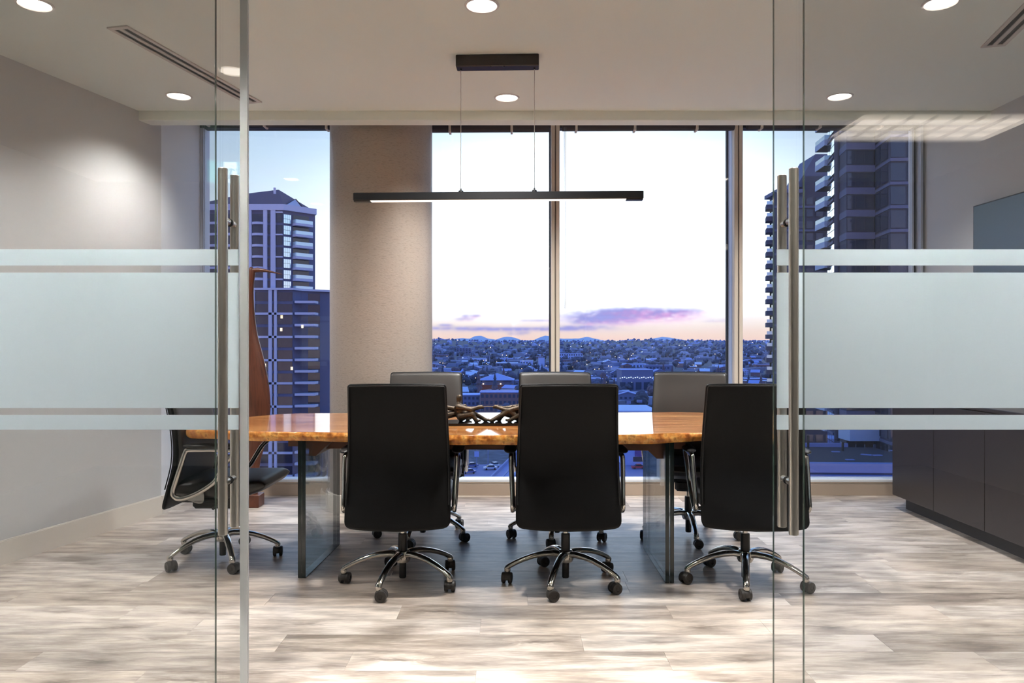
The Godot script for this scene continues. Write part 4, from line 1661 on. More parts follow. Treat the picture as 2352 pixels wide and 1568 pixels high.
	for k in 7:
		var top: float = th.call(491.0 + 25.6 * k)
		for j in 4:
			for r in 2:
				var o := MB.new()
				o.box(Vector3(0.35 + 0.52 * j, top - 0.62 - 1.12 * r, 0.12), Vector3(0.47, 1.05, 0.1), 0.0, Transform3D(b2, P(c0.x, 0, c0.y)))
				part("bay_pane", o, M.tower_glass_sky, t)
		var sb := MB.new()
		sb.box(Vector3(5.1, top - 2.35, 0.8), Vector3(4.9, 0.62, 1.7), 0.03, Transform3D(b2, P(c0.x, 0, c0.y)))
		var bal := part("balcony", sb, M.tower_frame, t)
		var rg := MB.new()
		rg.box(Vector3(5.1, top - 1.60, 1.58), Vector3(4.8, 0.85, 0.06), 0.0, Transform3D(b2, P(c0.x, 0, c0.y)))
		rg.box(Vector3(2.7, top - 1.60, 0.8), Vector3(0.06, 0.85, 1.5), 0.0, Transform3D(b2, P(c0.x, 0, c0.y)))
		part("balcony_rail", rg, M.rail_glass, bal)
		var bw := MB.new()
		bw.box(Vector3(5.0, top - 0.9, 0.08), Vector3(4.6, 2.0, 0.1), 0.0, Transform3D(b2, P(c0.x, 0, c0.y)))
		part("window", bw, M.tower_glass, t)
	# lower shaft: a grid of pale frames over paired storeys
	for p in [[440, 448], [478, 486], [540, 548], [584, 593], [624, 632], [637, 643]]:
		one_box("pilaster", P((tx.call(p[0]) + tx.call(p[1])) * 0.5, (hl + GROUND) * 0.5, z - 2.2), Vector3((p[1] - p[0]) * s, hl - GROUND, 0.9), 0.05, M.tower_frame, t)
	for k in 16:
		var top: float = th.call(671.0 + 26.3 * k)
		for p in [[448, 478], [486, 540], [548, 584], [593, 624], [632, 637], [643, 677]]:
			var w: float = (p[1] - p[0]) * s
			if not wm.has(w):
				var mb := MB.new()
				mb.box(Vector3.ZERO, Vector3(w, 2.1, 0.1))
				wm[w] = mb.mesh()
			var o := put("window", wm[w], M.tower_glass, t)
			o.position = P((tx.call(p[0]) + tx.call(p[1])) * 0.5, top - 1.2, z - 2.08)
		if k % 2 == 1:
			one_box("storey_band", P(tx.call(560.0), top - 2.55, z - 2.25), Vector3(236.0 * s, 0.55, 0.8), 0.0, M.tower_frame, t)
		one_box("balcony", P(tx.call(705.0), top - 2.5, z - 0.4), Vector3(46.0 * s, 0.6, 3.4), 0.04, M.tower_frame, t)
		one_box("window", P(tx.call(706.0) + 0.4, top - 1.2, 190.2), Vector3(40.0 * s, 2.0, 0.1), 0.0, M.tower_glass, t)
	# a few lit rooms
	for q2 in [[615.0, 838.0], [652.0, 757.0], [653.0, 728.0], [700.0, 750.0], [676.0, 845.0]]:
		one_box("lit_window", P(tx.call(q2[0]), th.call(q2[1]), z - 2.16), Vector3(0.55, 0.8, 0.06), 0.0, M.lit_window, t)


# ------------------------------------------------------------------ the dark towers on the right
func right_towers() -> void:
	var t := thing("dark_tower", "near dark blue apartment tower with stacked balconies, seen through the right-hand window", "building")
	var lo := -11.7
	# solid core and the recessed planes
	slab("wall", pv([43.6, 104.5, 50.5, 120, 75, 120, 75, 92, 47.6, 96.5, 45.4, 96.0, 42.95, 98.6, 42.6, 100.0]), lo, 33.0, M.slate_wall, t)
	var bay := MB.new()
	bay.extrude(pv([42.45, 98.6, 41.95, 95.6, 45.4, 95.6, 45.4, 98.6]), lo, 33.0, Transform3D(Basis(Vector3(1, 0, 0), Vector3(0, 0, -1), Vector3(0, 1, 0)), Vector3.ZERO))
	part("bay_shaft", bay, M.slate_wall, t)
	slab("wing_shaft", pv([45.7, 96.4, 44.95, 90.4, 62, 89.4, 62, 98]), lo, 33.0, M.slate_wall, t)
	one_box("pier", P(42.42, (33.0 + lo) * 0.5, 99.2), Vector3(0.8, 33.0 - lo, 0.8), 0.2, M.slate_wall, t)
	for k in range(-2, 14):
		var h := 25.65 - 2.8 * k
		# spandrel bands round the bay
		var sp := MB.new()
		sp.extrude(pv([42.4, 98.7, 41.85, 95.35, 45.45, 95.35, 45.45, 95.7, 42.1, 95.7, 42.6, 98.7]), h - 0.42, h + 0.42, Transform3D(Basis(Vector3(1, 0, 0), Vector3(0, 0, -1), Vector3(0, 1, 0)), Vector3.ZERO))
		part("spandrel_band", sp, M.slate_band, t)
		# bay windows between them
		for j in 3:
			one_box("window", P(42.55 + 1.12 * j, h - 1.38, 95.55), Vector3(1.02, 1.72, 0.08), 0.0, M.slate_glass, t)
		var sw := MB.new()
		sw.poly([P(42.0, h - 2.3, 95.8), P(42.38, h - 2.3, 98.1), P(42.38, h - 0.55, 98.1), P(42.0, h - 0.55, 95.8)], Vector3(-1, 0, 0.1))
		sw.poly([P(42.05, h - 2.3, 95.8), P(42.43, h - 2.3, 98.1), P(42.43, h - 0.55, 98.1), P(42.05, h - 0.55, 95.8)], Vector3(1, 0, -0.1))
		part("side_window", sw, M.slate_pale, t)  # pale colour put in for sky light on this side face
		# tall bright panes on the flank
		for j in 3:
			for r in 2:
				var fp := MB.new()
				var z0 := 100.2 + 1.55 * j
				var x0 := 42.36 + 0.34 * j
				fp.extrude(PackedVector2Array([Vector2(x0, z0), Vector2(x0 + 0.31, z0 + 1.4), Vector2(x0 + 0.37, z0 + 1.38), Vector2(x0 + 0.06, z0 - 0.02)]), h - 2.3 + 1.0 * r, h - 1.4 + 1.0 * r, Transform3D(Basis(Vector3(1, 0, 0), Vector3(0, 0, -1), Vector3(0, 1, 0)), Vector3.ZERO))
				part("flank_pane", fp, M.tower_glass_sky, t)
		var fs := MB.new()
		fs.extrude(PackedVector2Array([Vector2(42.1, 100.0), Vector2(43.3, 105.0), Vector2(43.7, 105.0), Vector2(42.6, 100.0)]), h - 0.32, h - 0.02, Transform3D(Basis(Vector3(1, 0, 0), Vector3(0, 0, -1), Vector3(0, 1, 0)), Vector3.ZERO))
		part("flank_ledge", fs, M.slate_band, t)
		# balconies out to the left
		var bs := MB.new()
		bs.extrude(pv([44.6, 104.6, 42.9, 104.6, 43.2, 108.5, 45.6, 108.5]), h - 0.35, h - 0.12, Transform3D(Basis(Vector3(1, 0, 0), Vector3(0, 0, -1), Vector3(0, 1, 0)), Vector3.ZERO))
		var bal := part("balcony", bs, M.slate_wall, t)
		var bf := MB.new()
		bf.extrude(pv([43.0, 104.6, 42.85, 104.6, 43.15, 108.5, 43.3, 108.5]), h - 0.35, h + 0.45, Transform3D(Basis(Vector3(1, 0, 0), Vector3(0, 0, -1), Vector3(0, 1, 0)), Vector3.ZERO))
		bf.box(P(43.7, h + 0.05, 104.55), Vector3(1.7, 0.8, 0.12))
		part("balcony_parapet", bf, M.slate_pale, bal)
		var rl := MB.new()
		rl.box(P(43.7, h + 0.78, 104.55), Vector3(1.6, 0.6, 0.05))
		rl.extrude(pv([42.95, 104.6, 42.89, 104.6, 43.19, 108.5, 43.25, 108.5]), h + 0.45, h + 1.05, Transform3D(Basis(Vector3(1, 0, 0), Vector3(0, 0, -1), Vector3(0, 1, 0)), Vector3.ZERO))
		part("balcony_rail", rl, M.rail_glass, bal)
		# right wing: slab edges, windows in the slanted and in the flat face
		var ws := MB.new()
		ws.extrude(pv([45.6, 96.4, 44.75, 90.1, 62, 89.1, 62, 89.8, 45.2, 90.8, 45.9, 96.4]), h - 0.30, h + 0.05, Transform3D(Basis(Vector3(1, 0, 0), Vector3(0, 0, -1), Vector3(0, 1, 0)), Vector3.ZERO))
		part("wing_ledge", ws, M.slate_band, t)
		for j in 8:
			one_box("window", P(45.75 + 1.95 * j, h - 1.55, 90.32 - 0.115 * j), Vector3(1.75, 2.1, 0.1), 0.0, M.slate_glass, t)
			if j % 2 == 1:
				one_box("window_bar", P(45.75 + 1.95 * j, h - 1.25, 90.24 - 0.115 * j), Vector3(1.75, 0.08, 0.06), 0.0, M.slate_band, t)
		for j in 2:
			var vv := MB.new()
			var a := Vector2(45.02, 90.9).lerp(Vector2(45.68, 96.2), 0.06 + 0.48 * j)
			var b := Vector2(45.02, 90.9).lerp(Vector2(45.68, 96.2), 0.46 + 0.48 * j)
			vv.extrude(PackedVector2Array([a, b, b + Vector2(-0.12, 0.0), a + Vector2(-0.12, 0.0)]), h - 2.5, h - 0.45, Transform3D(Basis(Vector3(1, 0, 0), Vector3(0, 0, -1), Vector3(0, 1, 0)), Vector3.ZERO))
			part("side_window", vv, M.slate_glass, t)
	# terrace balcony at the foot
	var tb := MB.new()
	tb.box(P(43.7, -10.35, 94.0), Vector3(4.1, 1.5, 0.15), 0.02)
	tb.box(P(41.7, -10.35, 95.6), Vector3(0.15, 1.5, 3.2), 0.02)
	tag(part("terrace_balcony", tb, M.slate_pale, t), "pale solid-fronted balcony at the tower's foot")
	# the tower behind
	var u := thing("stepped_tower", "further dark tower with stepped top and small balconies, left of the near tower", "building")
	var s := 180.0 / 1750.0
	var bx := func(px: float) -> float: return (px - 1176.0) * s
	slab("wall", PackedVector2Array([Vector2(bx.call(1776.0), 180), Vector2(bx.call(1850.0), 180), Vector2(bx.call(1850.0), 205), Vector2(bx.call(1776.0) + 9.5, 205)]), GROUND, 1.2 + (784 - 441) * s, M.slate_wall, u)
	slab("wall", PackedVector2Array([Vector2(bx.call(1850.0), 180.2), Vector2(bx.call(1930.0), 180.2), Vector2(bx.call(1930.0), 205), Vector2(bx.call(1850.0), 205)]), GROUND, 1.2 + (784 - 404) * s, M.slate_wall, u)
	var ro := MB.new()
	ro.extrude(pv([0, 0, 4.6, 7.8, 7.5, 7.8, 7.5, 0]), 0, 10, Transform3D(Basis(), P(bx.call(1836.0), 1.2 + (784 - 425) * s, 192)))
	part("roof_slope", ro, M.slate_band, u)
	one_box("roof_cap", P(bx.call(1813.0), 1.2 + (784 - 439) * s, 184), Vector3(6.2, 0.9, 9), 0.05, M.slate_band, u)
	for k in range(0, 26):
		var h := 1.2 + (784.0 - 506.0 - 27.2 * (k - 1)) * s
		var bs := MB.new()
		bs.extrude(PackedVector2Array([Vector2(61.9, 180.4), Vector2(60.2, 180.4), Vector2(61.3, 184.5), Vector2(63.4, 184.5)]), h, h + 1.05, Transform3D(Basis(Vector3(1, 0, 0), Vector3(0, 0, -1), Vector3(0, 1, 0)), Vector3.ZERO))
		var bal := part("balcony", bs, M.slate_wall, u)
		one_box("balcony_rail", P(61.0, h + 1.45, 180.45), Vector3(1.3, 0.75, 0.06), 0.0, M.rail_glass, bal)
		one_box("flank_window", P(62.6, h + 1.4, 182.4), Vector3(0.12, 2.3, 2.6), 0.0, M.tower_glass_sky, u)
		if k % 2 == 0:
			one_box("storey_band", P(bx.call(1853.0), h + 0.4, 180.0), Vector3(154.0 * s, 0.5, 0.5), 0.0, M.slate_band, u)
		for j in 6:
			one_box("window", P(63.4 + 2.3 * j, h + 1.75, 179.98), Vector3(1.6, 1.7, 0.1), 0.0, M.slate_glass, u)


func flat_roof() -> void:
	var t := thing("podium_roof", "flat gravel roof with pale blue parapets outside the right-hand window", "roof")
	t.set_meta("kind", "thing")
	slab("gravel_bed", pv([24, 80.6, 62, 79.0, 62, 88.4, 44.3, 89.6, 44.3, 93.3, 24, 94.2]), -12.2, -11.75, M.gravel, t)
	slab("near_parapet", pv([23.4, 80.0, 62.4, 78.3, 62.4, 79.3, 24.2, 81.0]), -12.5, -11.55, M.parapet, t)
	slab("lower_coping", pv([23.0, 79.5, 62.8, 77.8, 62.8, 78.6, 23.4, 80.3]), -14.5, -12.72, M.parapet, t)
	slab("wall", pv([23.6, 80.3, 62.2, 78.6, 62.2, 88.4, 44.3, 89.6, 44.3, 93.3, 23.6, 94.2]), GROUND, -12.2, M.slate_band, t)
	slab("far_coping", pv([23.6, 94.2, 41.2, 93.4, 41.2, 93.7, 23.6, 94.5]), -11.75, -11.3, M.parapet, t)
	slab("left_coping", pv([23.4, 80.2, 24.0, 80.2, 24.0, 94.4, 23.4, 94.4]), -12.2, -11.4, M.parapet, t)
	for q in [[36.0, 92.6, 1.6], [39.2, 90.3, 1.1]]:
		var vp := MB.new()
		vp.tube([P(q[0], -11.8, q[1]), P(q[0], -11.8 + q[2], q[1])], 0.14, 10)
		part("vent_pipe", vp, M.frame_dark, t)
	for q in [[37.9, 89.2, 0.9, 0.0], [41.4, 86.4, 1.1, 0.1], [36.9, 83.2, 0.9, 0.0], [45.1, 90.0, 0.7, 0.2], [40.4, 86.8, 1.2, 2.4]]:
		var pv2 := MB.new()
		pv2.box(Vector3.ZERO, Vector3(q[2], 0.1, 0.5), 0.02, Transform3D(Basis(Vector3.UP, q[3]), P(q[0], -11.70, q[1])))
		part("paving_pad", pv2, M.parapet, t)


# ------------------------------------------------------------------ the city below
func ground_h(x: float, z: float) -> float:
	var n: float = M["relief"].get_noise_2d(x * 0.00045, z * 0.00045)
	var up := smoothstep(1500.0, 7200.0, z)
	var px := x / z * 1750.0
	var side := 26.0 * exp(-pow((px + 200.0) / 90.0, 2.0)) + 14.0 * exp(-pow((px - 300.0) / 90.0, 2.0)) + 8.0 * exp(-pow((px - 420.0) / 90.0, 2.0))
	return GROUND + up * (33.0 + side * up + 12.0 * n) - 90.0 * smoothstep(8200.0, 12000.0, z)


func at_px(px: float, py: float) -> Vector2:
	# where the sight line of a pixel of the photograph meets the plain
	var z := (1.2 - GROUND) * 1750.0 / (py - 784.0)
	return Vector2((px - 1176.0) / 1750.0 * z, z)


func block(called: String, label: String, px0: float, px1: float, base: float, top: float, depth: float, wall: Material, roof: Material, rows: int, cols: int, group := "") -> Node3D:
	var a := at_px(px0, base)
	var b := at_px(px1, base)
	var w := b.x - a.x
	var h := (base - top) / 1750.0 * a.y
	var t := thing(called, label, "building", P((a.x + b.x) * 0.5, GROUND, a.y + depth * 0.5), 0.0, group)
	one_box("wall", Vector3(0, h * 0.5, 0), Vector3(w, h, depth), 0.1, wall, t)
	one_box("roof", Vector3(0, h + 0.25, 0), Vector3(w + 0.8, 0.5, depth + 0.8), 0.1, roof, t)
	var mb := MB.new()
	var cw := w / cols
	var rh := h / rows if rows > 0 else 0.0
	mb.box(Vector3.ZERO, Vector3(cw * 0.55, rh * 0.5, 0.2))
	if rows > 0:
		var wmesh := mb.mesh()
		for r in rows:
			for c in cols:
				var o := put("window", wmesh, M.house_window, t)
				o.position = Vector3(-w * 0.5 + cw * (c + 0.5), rh * (r + 0.52), depth * 0.5 + 0.05)
	return t


func gabled(w: float, d: float, h: float, rh: float) -> ArrayMesh:
	var mb := MB.new()
	mb.extrude(PackedVector2Array([Vector2(-w * 0.5, 0), Vector2(w * 0.5, 0), Vector2(w * 0.5, h), Vector2(0, h + rh), Vector2(-w * 0.5, h)]), -d * 0.5, d * 0.5)
	return mb.mesh()


func roof_mesh(w: float, d: float, h: float, rh: float) -> ArrayMesh:
	var mb := MB.new()
	var e := 0.5
	mb.extrude(PackedVector2Array([Vector2(-w * 0.5 - e, h - 0.2), Vector2(0, h + rh), Vector2(w * 0.5 + e, h - 0.2), Vector2(w * 0.5 + e, h + 0.15), Vector2(0, h + rh + 0.4), Vector2(-w * 0.5 - e, h + 0.15)]), -d * 0.5 - e, d * 0.5 + e)
	return mb.mesh()


func tree_mesh(conifer: bool, sd: int) -> ArrayMesh:
	var r := RandomNumberGenerator.new()
	r.seed = sd
	var mb := MB.new()
	if conifer:
		for k in 4:
			var y0 := 1.2 + 2.2 * k
			var rr := 2.5 - 0.52 * k
			var ring := [Vector2(0, y0 + 0.5), Vector2(rr, y0), Vector2(rr * 0.55, y0 + 1.5), Vector2(0.05, y0 + 3.6)]
			mb.lathe(ring, 9)
	else:
		for k in 7:
			var c := Vector3(r.randf_range(-1.7, 1.7), r.randf_range(3.2, 6.6), r.randf_range(-1.7, 1.7))
			var rr := r.randf_range(1.3, 2.2)
			mb.lathe([Vector2(0, -rr), Vector2(rr * 0.75, -rr * 0.6), Vector2(rr, 0.1), Vector2(rr * 0.7, rr * 0.65), Vector2(0, rr)], 8, Transform3D(Basis(Vector3(1, 1, 0.3).normalized(), r.randf() * 3.0), c))
	for i in mb.v.size():
		mb.v[i] += Vector3(r.randf_range(-1, 1), r.randf_range(-1, 1), r.randf_range(-1, 1)) * 0.02
	return mb.mesh()


func car(at: Vector2, turn: float, m: Material, label: String) -> void:
	var t := thing("car", label, "car", P(at.x, GROUND + 0.12, at.y), turn)
	var mb := MB.new()
	mb.extrude(pv([-2.2, 0.35, -2.15, 0.85, -1.3, 0.95, 1.4, 0.95, 2.15, 0.9, 2.2, 0.4]), -0.85, 0.85)
	part("body", mb, m, t)
	var cb := MB.new()
	cb.extrude(pv([-1.3, 0.95, -0.6, 1.45, 0.9, 1.47, 1.5, 0.95]), -0.75, 0.75)
	part("cabin", cb, M.car_glass, t)
	var rf := MB.new()
	rf.box(Vector3(0.15, 1.49, 0), Vector3(1.4, 0.08, 1.4), 0.03)
	part("roof", rf, m, t)
	for sx in [-1.0, 1.0]:
		for sz in [-1.0, 1.0]:
			var w := MB.new()
			w.tube([Vector3(sx * 1.35, 0.32, sz * 0.70), Vector3(sx * 1.35, 0.32, sz * 0.88)], 0.32, 12)
			part("wheel", w, M.tyre, t)


func scatter(called: String, label: String, mesh: Mesh, m: Material, spots: Array) -> MultiMeshInstance3D:
	# spots: [position, turn, scale, colour]
	var mm := MultiMesh.new()
	mm.transform_format = MultiMesh.TRANSFORM_3D
	mm.use_colors = true
	mm.mesh = mesh
	mm.instance_count = spots.size()
	for i in spots.size():
		var s: Array = spots[i]
		mm.set_instance_transform(i, Transform3D(Basis(Vector3.UP, s[1]).scaled(s[2]), s[0]))
		mm.set_instance_color(i, s[3])
	var o := MultiMeshInstance3D.new()
	o.name = called
	o.multimesh = mm
	o.material_override = m
	add_child(o, true)
	tag(o, label, "", "", "stuff")
	return o


func tinted(called: String, rough: float) -> StandardMaterial3D:
	var m := mat(called, Color.WHITE, rough)
	m.vertex_color_use_as_albedo = true
	return m


func city() -> void:
	var rel := FastNoiseLite.new()
	rel.seed = 3
	rel.frequency = 1.0
	rel.fractal_octaves = 4
	M["relief"] = rel
	# terrain, finer near us
	var zs := []
	var zz := 40.0
	while zz < 14000.0:
		zs.append(zz)
		zz *= 1.09
	var rings := []
	for z in zs:
		var row := PackedVector3Array()
		for k in 61:
			var x: float = (k / 30.0 - 1.0) * (z * 1.3 + 120.0)
			row.append(P(x, ground_h(x, z), z))
		rings.append(row)
	var gb := MB.new()
	gb.loft(rings, false, false)
	for i in range(0, gb.idx.size(), 3):
		var a := gb.v[gb.idx[i]]
		if (gb.v[gb.idx[i + 2]] - a).cross(gb.v[gb.idx[i + 1]] - a).y < 0.0:
			var sw := gb.idx[i + 1]
			gb.idx[i + 1] = gb.idx[i + 2]
			gb.idx[i + 2] = sw
	tag(part("ground_outside", gb, M.city_ground), "dusky blue plain and low hills on which the city stands", "", "", "structure")
	# mountains on the horizon
	var peaks := [[700, 782], [800, 779], [880, 781], [1000, 783], [1035, 781], [1060, 778], [1078, 779.5], [1090, 775], [1098, 774], [1106, 774.5], [1120, 779], [1140, 781], [1155, 777], [1168, 775.5], [1180, 777], [1200, 782], [1225, 782], [1240, 777], [1252, 774], [1262, 774.5], [1280, 778], [1300, 779.5], [1330, 778.5], [1347, 776], [1365, 779], [1385, 782], [1420, 783], [1480, 782], [1505, 778], [1520, 776], [1540, 778], [1570, 782], [1700, 783], [1850, 780], [2000, 782]]
	var mr := []
	for k in 241:
		var px := lerpf(700.0, 2000.0, k / 240.0)
		var py := interp(px, peaks)
		var zf := 42000.0
		var x := (px - 1176.0) / 1750.0 * zf
		var h := 1.2 + 1.35 * (784.0 - py) / 1750.0 * zf + 22.0 * rel.get_noise_2d(px * 0.05, 4.0)
		var row := PackedVector3Array()
		for q in [[-9000.0, -1.0], [-5000.0, 0.35], [-2200.0, 0.7], [0.0, 1.0], [4000.0, 0.4], [9000.0, -1.0]]:
			var hh: float = h * q[1] if q[1] > 0.0 else -300.0
			row.append(P(x * (zf + q[0]) / zf, hh, zf + q[0] + 900.0 * rel.get_noise_2d(px * 0.02, q[0])))
		mr.append(row)
	var mb := MB.new()
	mb.loft(mr, false, false)
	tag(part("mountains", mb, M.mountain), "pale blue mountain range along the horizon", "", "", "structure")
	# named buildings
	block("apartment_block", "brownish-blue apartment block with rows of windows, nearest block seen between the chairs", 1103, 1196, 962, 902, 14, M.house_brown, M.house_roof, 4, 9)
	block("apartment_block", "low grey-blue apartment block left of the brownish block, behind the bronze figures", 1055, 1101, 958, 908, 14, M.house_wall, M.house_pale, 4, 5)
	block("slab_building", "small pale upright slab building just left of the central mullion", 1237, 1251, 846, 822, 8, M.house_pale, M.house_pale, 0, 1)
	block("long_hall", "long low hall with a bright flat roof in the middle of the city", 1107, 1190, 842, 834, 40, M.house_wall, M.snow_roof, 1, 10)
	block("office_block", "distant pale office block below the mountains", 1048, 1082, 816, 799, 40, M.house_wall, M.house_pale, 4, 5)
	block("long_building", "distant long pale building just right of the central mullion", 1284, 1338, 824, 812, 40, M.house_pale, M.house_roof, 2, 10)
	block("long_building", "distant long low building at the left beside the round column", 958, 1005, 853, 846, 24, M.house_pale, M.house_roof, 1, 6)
	var wh := block("lit_warehouse", "blue warehouse with a row of bright lights along its front", 1428, 1500, 900, 850, 30, M.house_wall, M.house_roof, 0, 1)
	for k in 16:
		one_box("light", Vector3(-14.0 + 1.75 * k, 11.4 + 0.35 * (k % 3), 15.3), Vector3(0.9, 0.32, 0.2), 0.0, M.street_white, wh)
	for k in 4:
		one_box("wall_panel", Vector3(-12.0 + 6.5 * k, 5.0, 15.1), Vector3(4.6, 6.0, 0.3), 0.0, M.house_window, wh)
	var wr := block("white_roofed_building", "near building with a snow-white flat roof between the chair backs", 1418, 1510, 1055, 946, 24, M.house_wall, M.snow_roof, 3, 8)
	one_box("roof_unit", Vector3(-1.5, 19.2, 2.0), Vector3(1.4, 1.0, 1.0), 0.0, M.house_wall, wr)
	one_box("roof_unit", Vector3(3.4, 19.1, -4.0), Vector3(1.8, 0.9, 1.4), 0.0, M.house_wall, wr)
	var ls := block("shop_row", "low shop row with bright signs at the foot of the dark towers", 1712, 1762, 888, 870, 14, M.house_wall, M.house_pale, 0, 1)
	for k in 5:
		one_box("light", Vector3(9.3 - 1.1 * k, 5.0 + 0.5 * (k % 2), 7.2), Vector3(0.8, 0.5, 0.3), 0.0, M.street_white, ls)
	# pavilion with a broad pyramid roof
	var pa := at_px(1142, 899)
	var pt := thing("pavilion", "pavilion with a broad pale pyramid roof and reddish walls", "building", P(pa.x, GROUND, pa.y))
	one_box("wall", Vector3(0, 3.0, 0), Vector3(26, 6.0, 22), 0.1, M.red_wall, pt)
	one_box("upper_wall", Vector3(0, 8.0, 0), Vector3(24, 4.2, 20), 0.1, M.house_wall, pt)
	var pr := MB.new()
	pr.lathe([Vector2(0.1, 15.2), Vector2(7.0, 13.4), Vector2(20.5, 10.0), Vector2(19.0, 9.6), Vector2(0.1, 9.6)], 4, Transform3D(Basis(Vector3.UP, PI / 4), Vector3.ZERO))
	part("roof", pr, M.house_roof, pt)
	for k in 3:
		one_box("light", Vector3(-11.0 + 7.0 * k + 2.0 * (k % 2), 7.0, 11.6), Vector3(0.9, 0.9, 0.4), 0.0, M.street_glow, pt)
	# near street: plaza, low shop front with a dark sign, poles, cars, guideway
	tag(slab("street", pv([-30, 226, 58, 226, 58, 258, -30, 254]), GROUND + 0.02, GROUND + 0.1, M.asphalt), "pale dusk-lit street and parking lot far below", "", "", "structure")
	var road := MB.new()
	var rp := []
	for q in [[1330, 905, 9.0], [1368, 880, 9.0], [1385, 862, 9.0], [1405, 846, 9.0], [1425, 830, 10.0], [1448, 815, 12.0], [1468, 805, 14.0]]:
		var p := at_px(q[0], q[1])
		rp.append(PackedVector3Array([P(p.x - q[2], ground_h(p.x, p.y) + 0.6, p.y), P(p.x + q[2], ground_h(p.x, p.y) + 0.6, p.y), P(p.x + q[2], ground_h(p.x, p.y) - 1.5, p.y), P(p.x - q[2], ground_h(p.x, p.y) - 1.5, p.y)]))
	road.loft(rp)
	tag(part("road", road, M.asphalt), "road running away up the hill through the city", "", "", "structure")
	var sf := block("shopping_building", "blue shop front with a purple band over a dark sign, far below the table", 1428, 1486, 1068, 985, 8, M.house_pale, M.house_roof, 0, 1)
	one_box("sign_board", Vector3(1.9, 2.0, 4.1), Vector3(4.6, 1.6, 0.2), 0.02, M.sign_dark, sf)
	one_box("sign_band", Vector3(2.2, 3.9, 4.1), Vector3(4.2, 2.0, 0.25), 0.02, M.purple_band, sf)
	block("street_building", "plain blue street building seen through the right glass leg", 1497, 1560, 1074, 1000, 8, M.house_roof, M.house_roof, 0, 1)
	car(at_px(1083, 1073), 0.35, M.car_blue, "blue car parked on the street below, left of the sign post")
	car(at_px(1136, 1072), -1.1, M.car_white, "white car on the street beside the guideway")
	car(at_px(1126, 1079), 0.2, M.car_white, "second white car on the street, nearer than the first")
	car(at_px(1077, 1088), 0.3, M.car_blue, "blue car at the bottom of the view beside the chair arm")
	car(at_px(1466, 1077), 0.1, M.car_red, "red and white car before the shop front's dark sign")
	car(at_px(1490, 1083), 1.2, M.car_red, "red car seen through the right glass leg")
	for q in [[1095, 1077, 12.5, "street sign post with a pale square board beside the parking lot", true], [1121, 1068, 11.0, "plain lamp post right of the sign post", false]]:
		var g := at_px(q[0], q[1])
		var t := thing("street_post", q[3], "post", P(g.x, GROUND, g.y))
		var pm := MB.new()
		pm.tube([Vector3.ZERO, Vector3(0, q[2], 0)], 0.13, 8)
		part("pole", pm, M.pole_grey, t)
		if q[4]:
			one_box("board", Vector3(0, 4.9, 0.2), Vector3(1.5, 1.75, 0.08), 0.02, M.house_pale, t)
	# elevated guideway running away to the right
	var gw := thing("rail_guideway", "elevated concrete rail guideway crossing the lower view diagonally", "railway")
	var ga := Vector2(-6.4, 150.0)
	var gd := Vector2(0.1526, 1.0).normalized()
	var gq := Vector2(gd.y, -gd.x)
	for q in [[0.0, 8.0, -29.4, -28.0, "deck", "viaduct"], [0.0, 0.35, -28.0, -27.3, "side_wall", "parapet"], [2.1, 2.3, -28.0, -27.85, "rail", "pole_grey"], [3.4, 3.6, -28.0, -27.85, "rail", "pole_grey"], [4.0, 4.5, -28.0, -27.4, "side_wall", "snow_roof"], [5.2, 5.4, -28.0, -27.85, "rail", "frame_dark"], [6.4, 6.6, -28.0, -27.85, "rail", "frame_dark"], [7.6, 8.0, -28.0, -27.3, "side_wall", "snow_roof"]]:
		var p0: Vector2 = ga + gq * q[0]
		var p1: Vector2 = ga + gq * q[1]
		slab(q[4], PackedVector2Array([p0, p1, p1 + gd * 120.0, p0 + gd * 120.0]), q[2], q[3], M[q[5]], gw)
	for k in 5:
		var p := ga + gq * 4.0 + gd * (10.0 + 25.0 * k)
		one_box("column", P(p.x, (GROUND - 29.4) * 0.5, p.y), Vector3(1.8, -29.4 - GROUND, 1.8), 0.2, M.viaduct, gw)
	# viaduct at the left
	var vt := thing("viaduct", "curving road viaduct on columns, left of the city beside the round column", "bridge")
	var dk := []
	for k in 13:
		var f := k / 12.0
		var p := at_px(lerpf(930.0, 1022.0, f), lerpf(846.0, 852.0, f * f))
		dk.append(PackedVector3Array([P(p.x, -30.4 - 3.0 * f * f, p.y - 5), P(p.x, -29.2 - 3.0 * f * f, p.y - 5), P(p.x, -29.2 - 3.0 * f * f, p.y + 5), P(p.x, -30.4 - 3.0 * f * f, p.y + 5)]))
		if k % 2 == 0:
			one_box("column", P(p.x, (GROUND - 30.4 - 3.0 * f * f) * 0.5, p.y), Vector3(3.0, -30.4 - 3.0 * f * f - GROUND, 3.0), 0.2, M.viaduct, vt)
	var vm := MB.new()
	vm.loft(dk)
	part("deck", vm, M.viaduct, vt)
	# individual houses and trees as far as they can be told apart
	var kinds := []
	for k in 6:
		var w := rng.randf_range(9, 16)
		var d := rng.randf_range(8, 12)
		var h := rng.randf_range(4.5, 7.5)
		var rh := rng.randf_range(1.6, 3.0)
		var win := MB.new()
		for c in 4:
			for r in 2:
				win.box(Vector3(-w * 0.36 + w * 0.24 * c, h * (0.27 + 0.42 * r), d * 0.5 + 0.05), Vector3(w * 0.12, h * 0.2, 0.12))
		kinds.append([gabled(w, d, h, rh), roof_mesh(w, d, h, rh), win.mesh()])
	var walls := [M.house_wall, M.house_pale, M.house_brown]
	var taken := [Rect2(-178, 2240, 70, 70), Rect2(100, 1790, 80, 65), Rect2(-160, 1040, 80, 60), Rect2(-55, 1225, 90, 60), Rect2(-40, 380, 80, 60), Rect2(-60, 615, 110, 60), Rect2(80, 560, 80, 80), Rect2(25, 225, 40, 60)]
	var made := 0
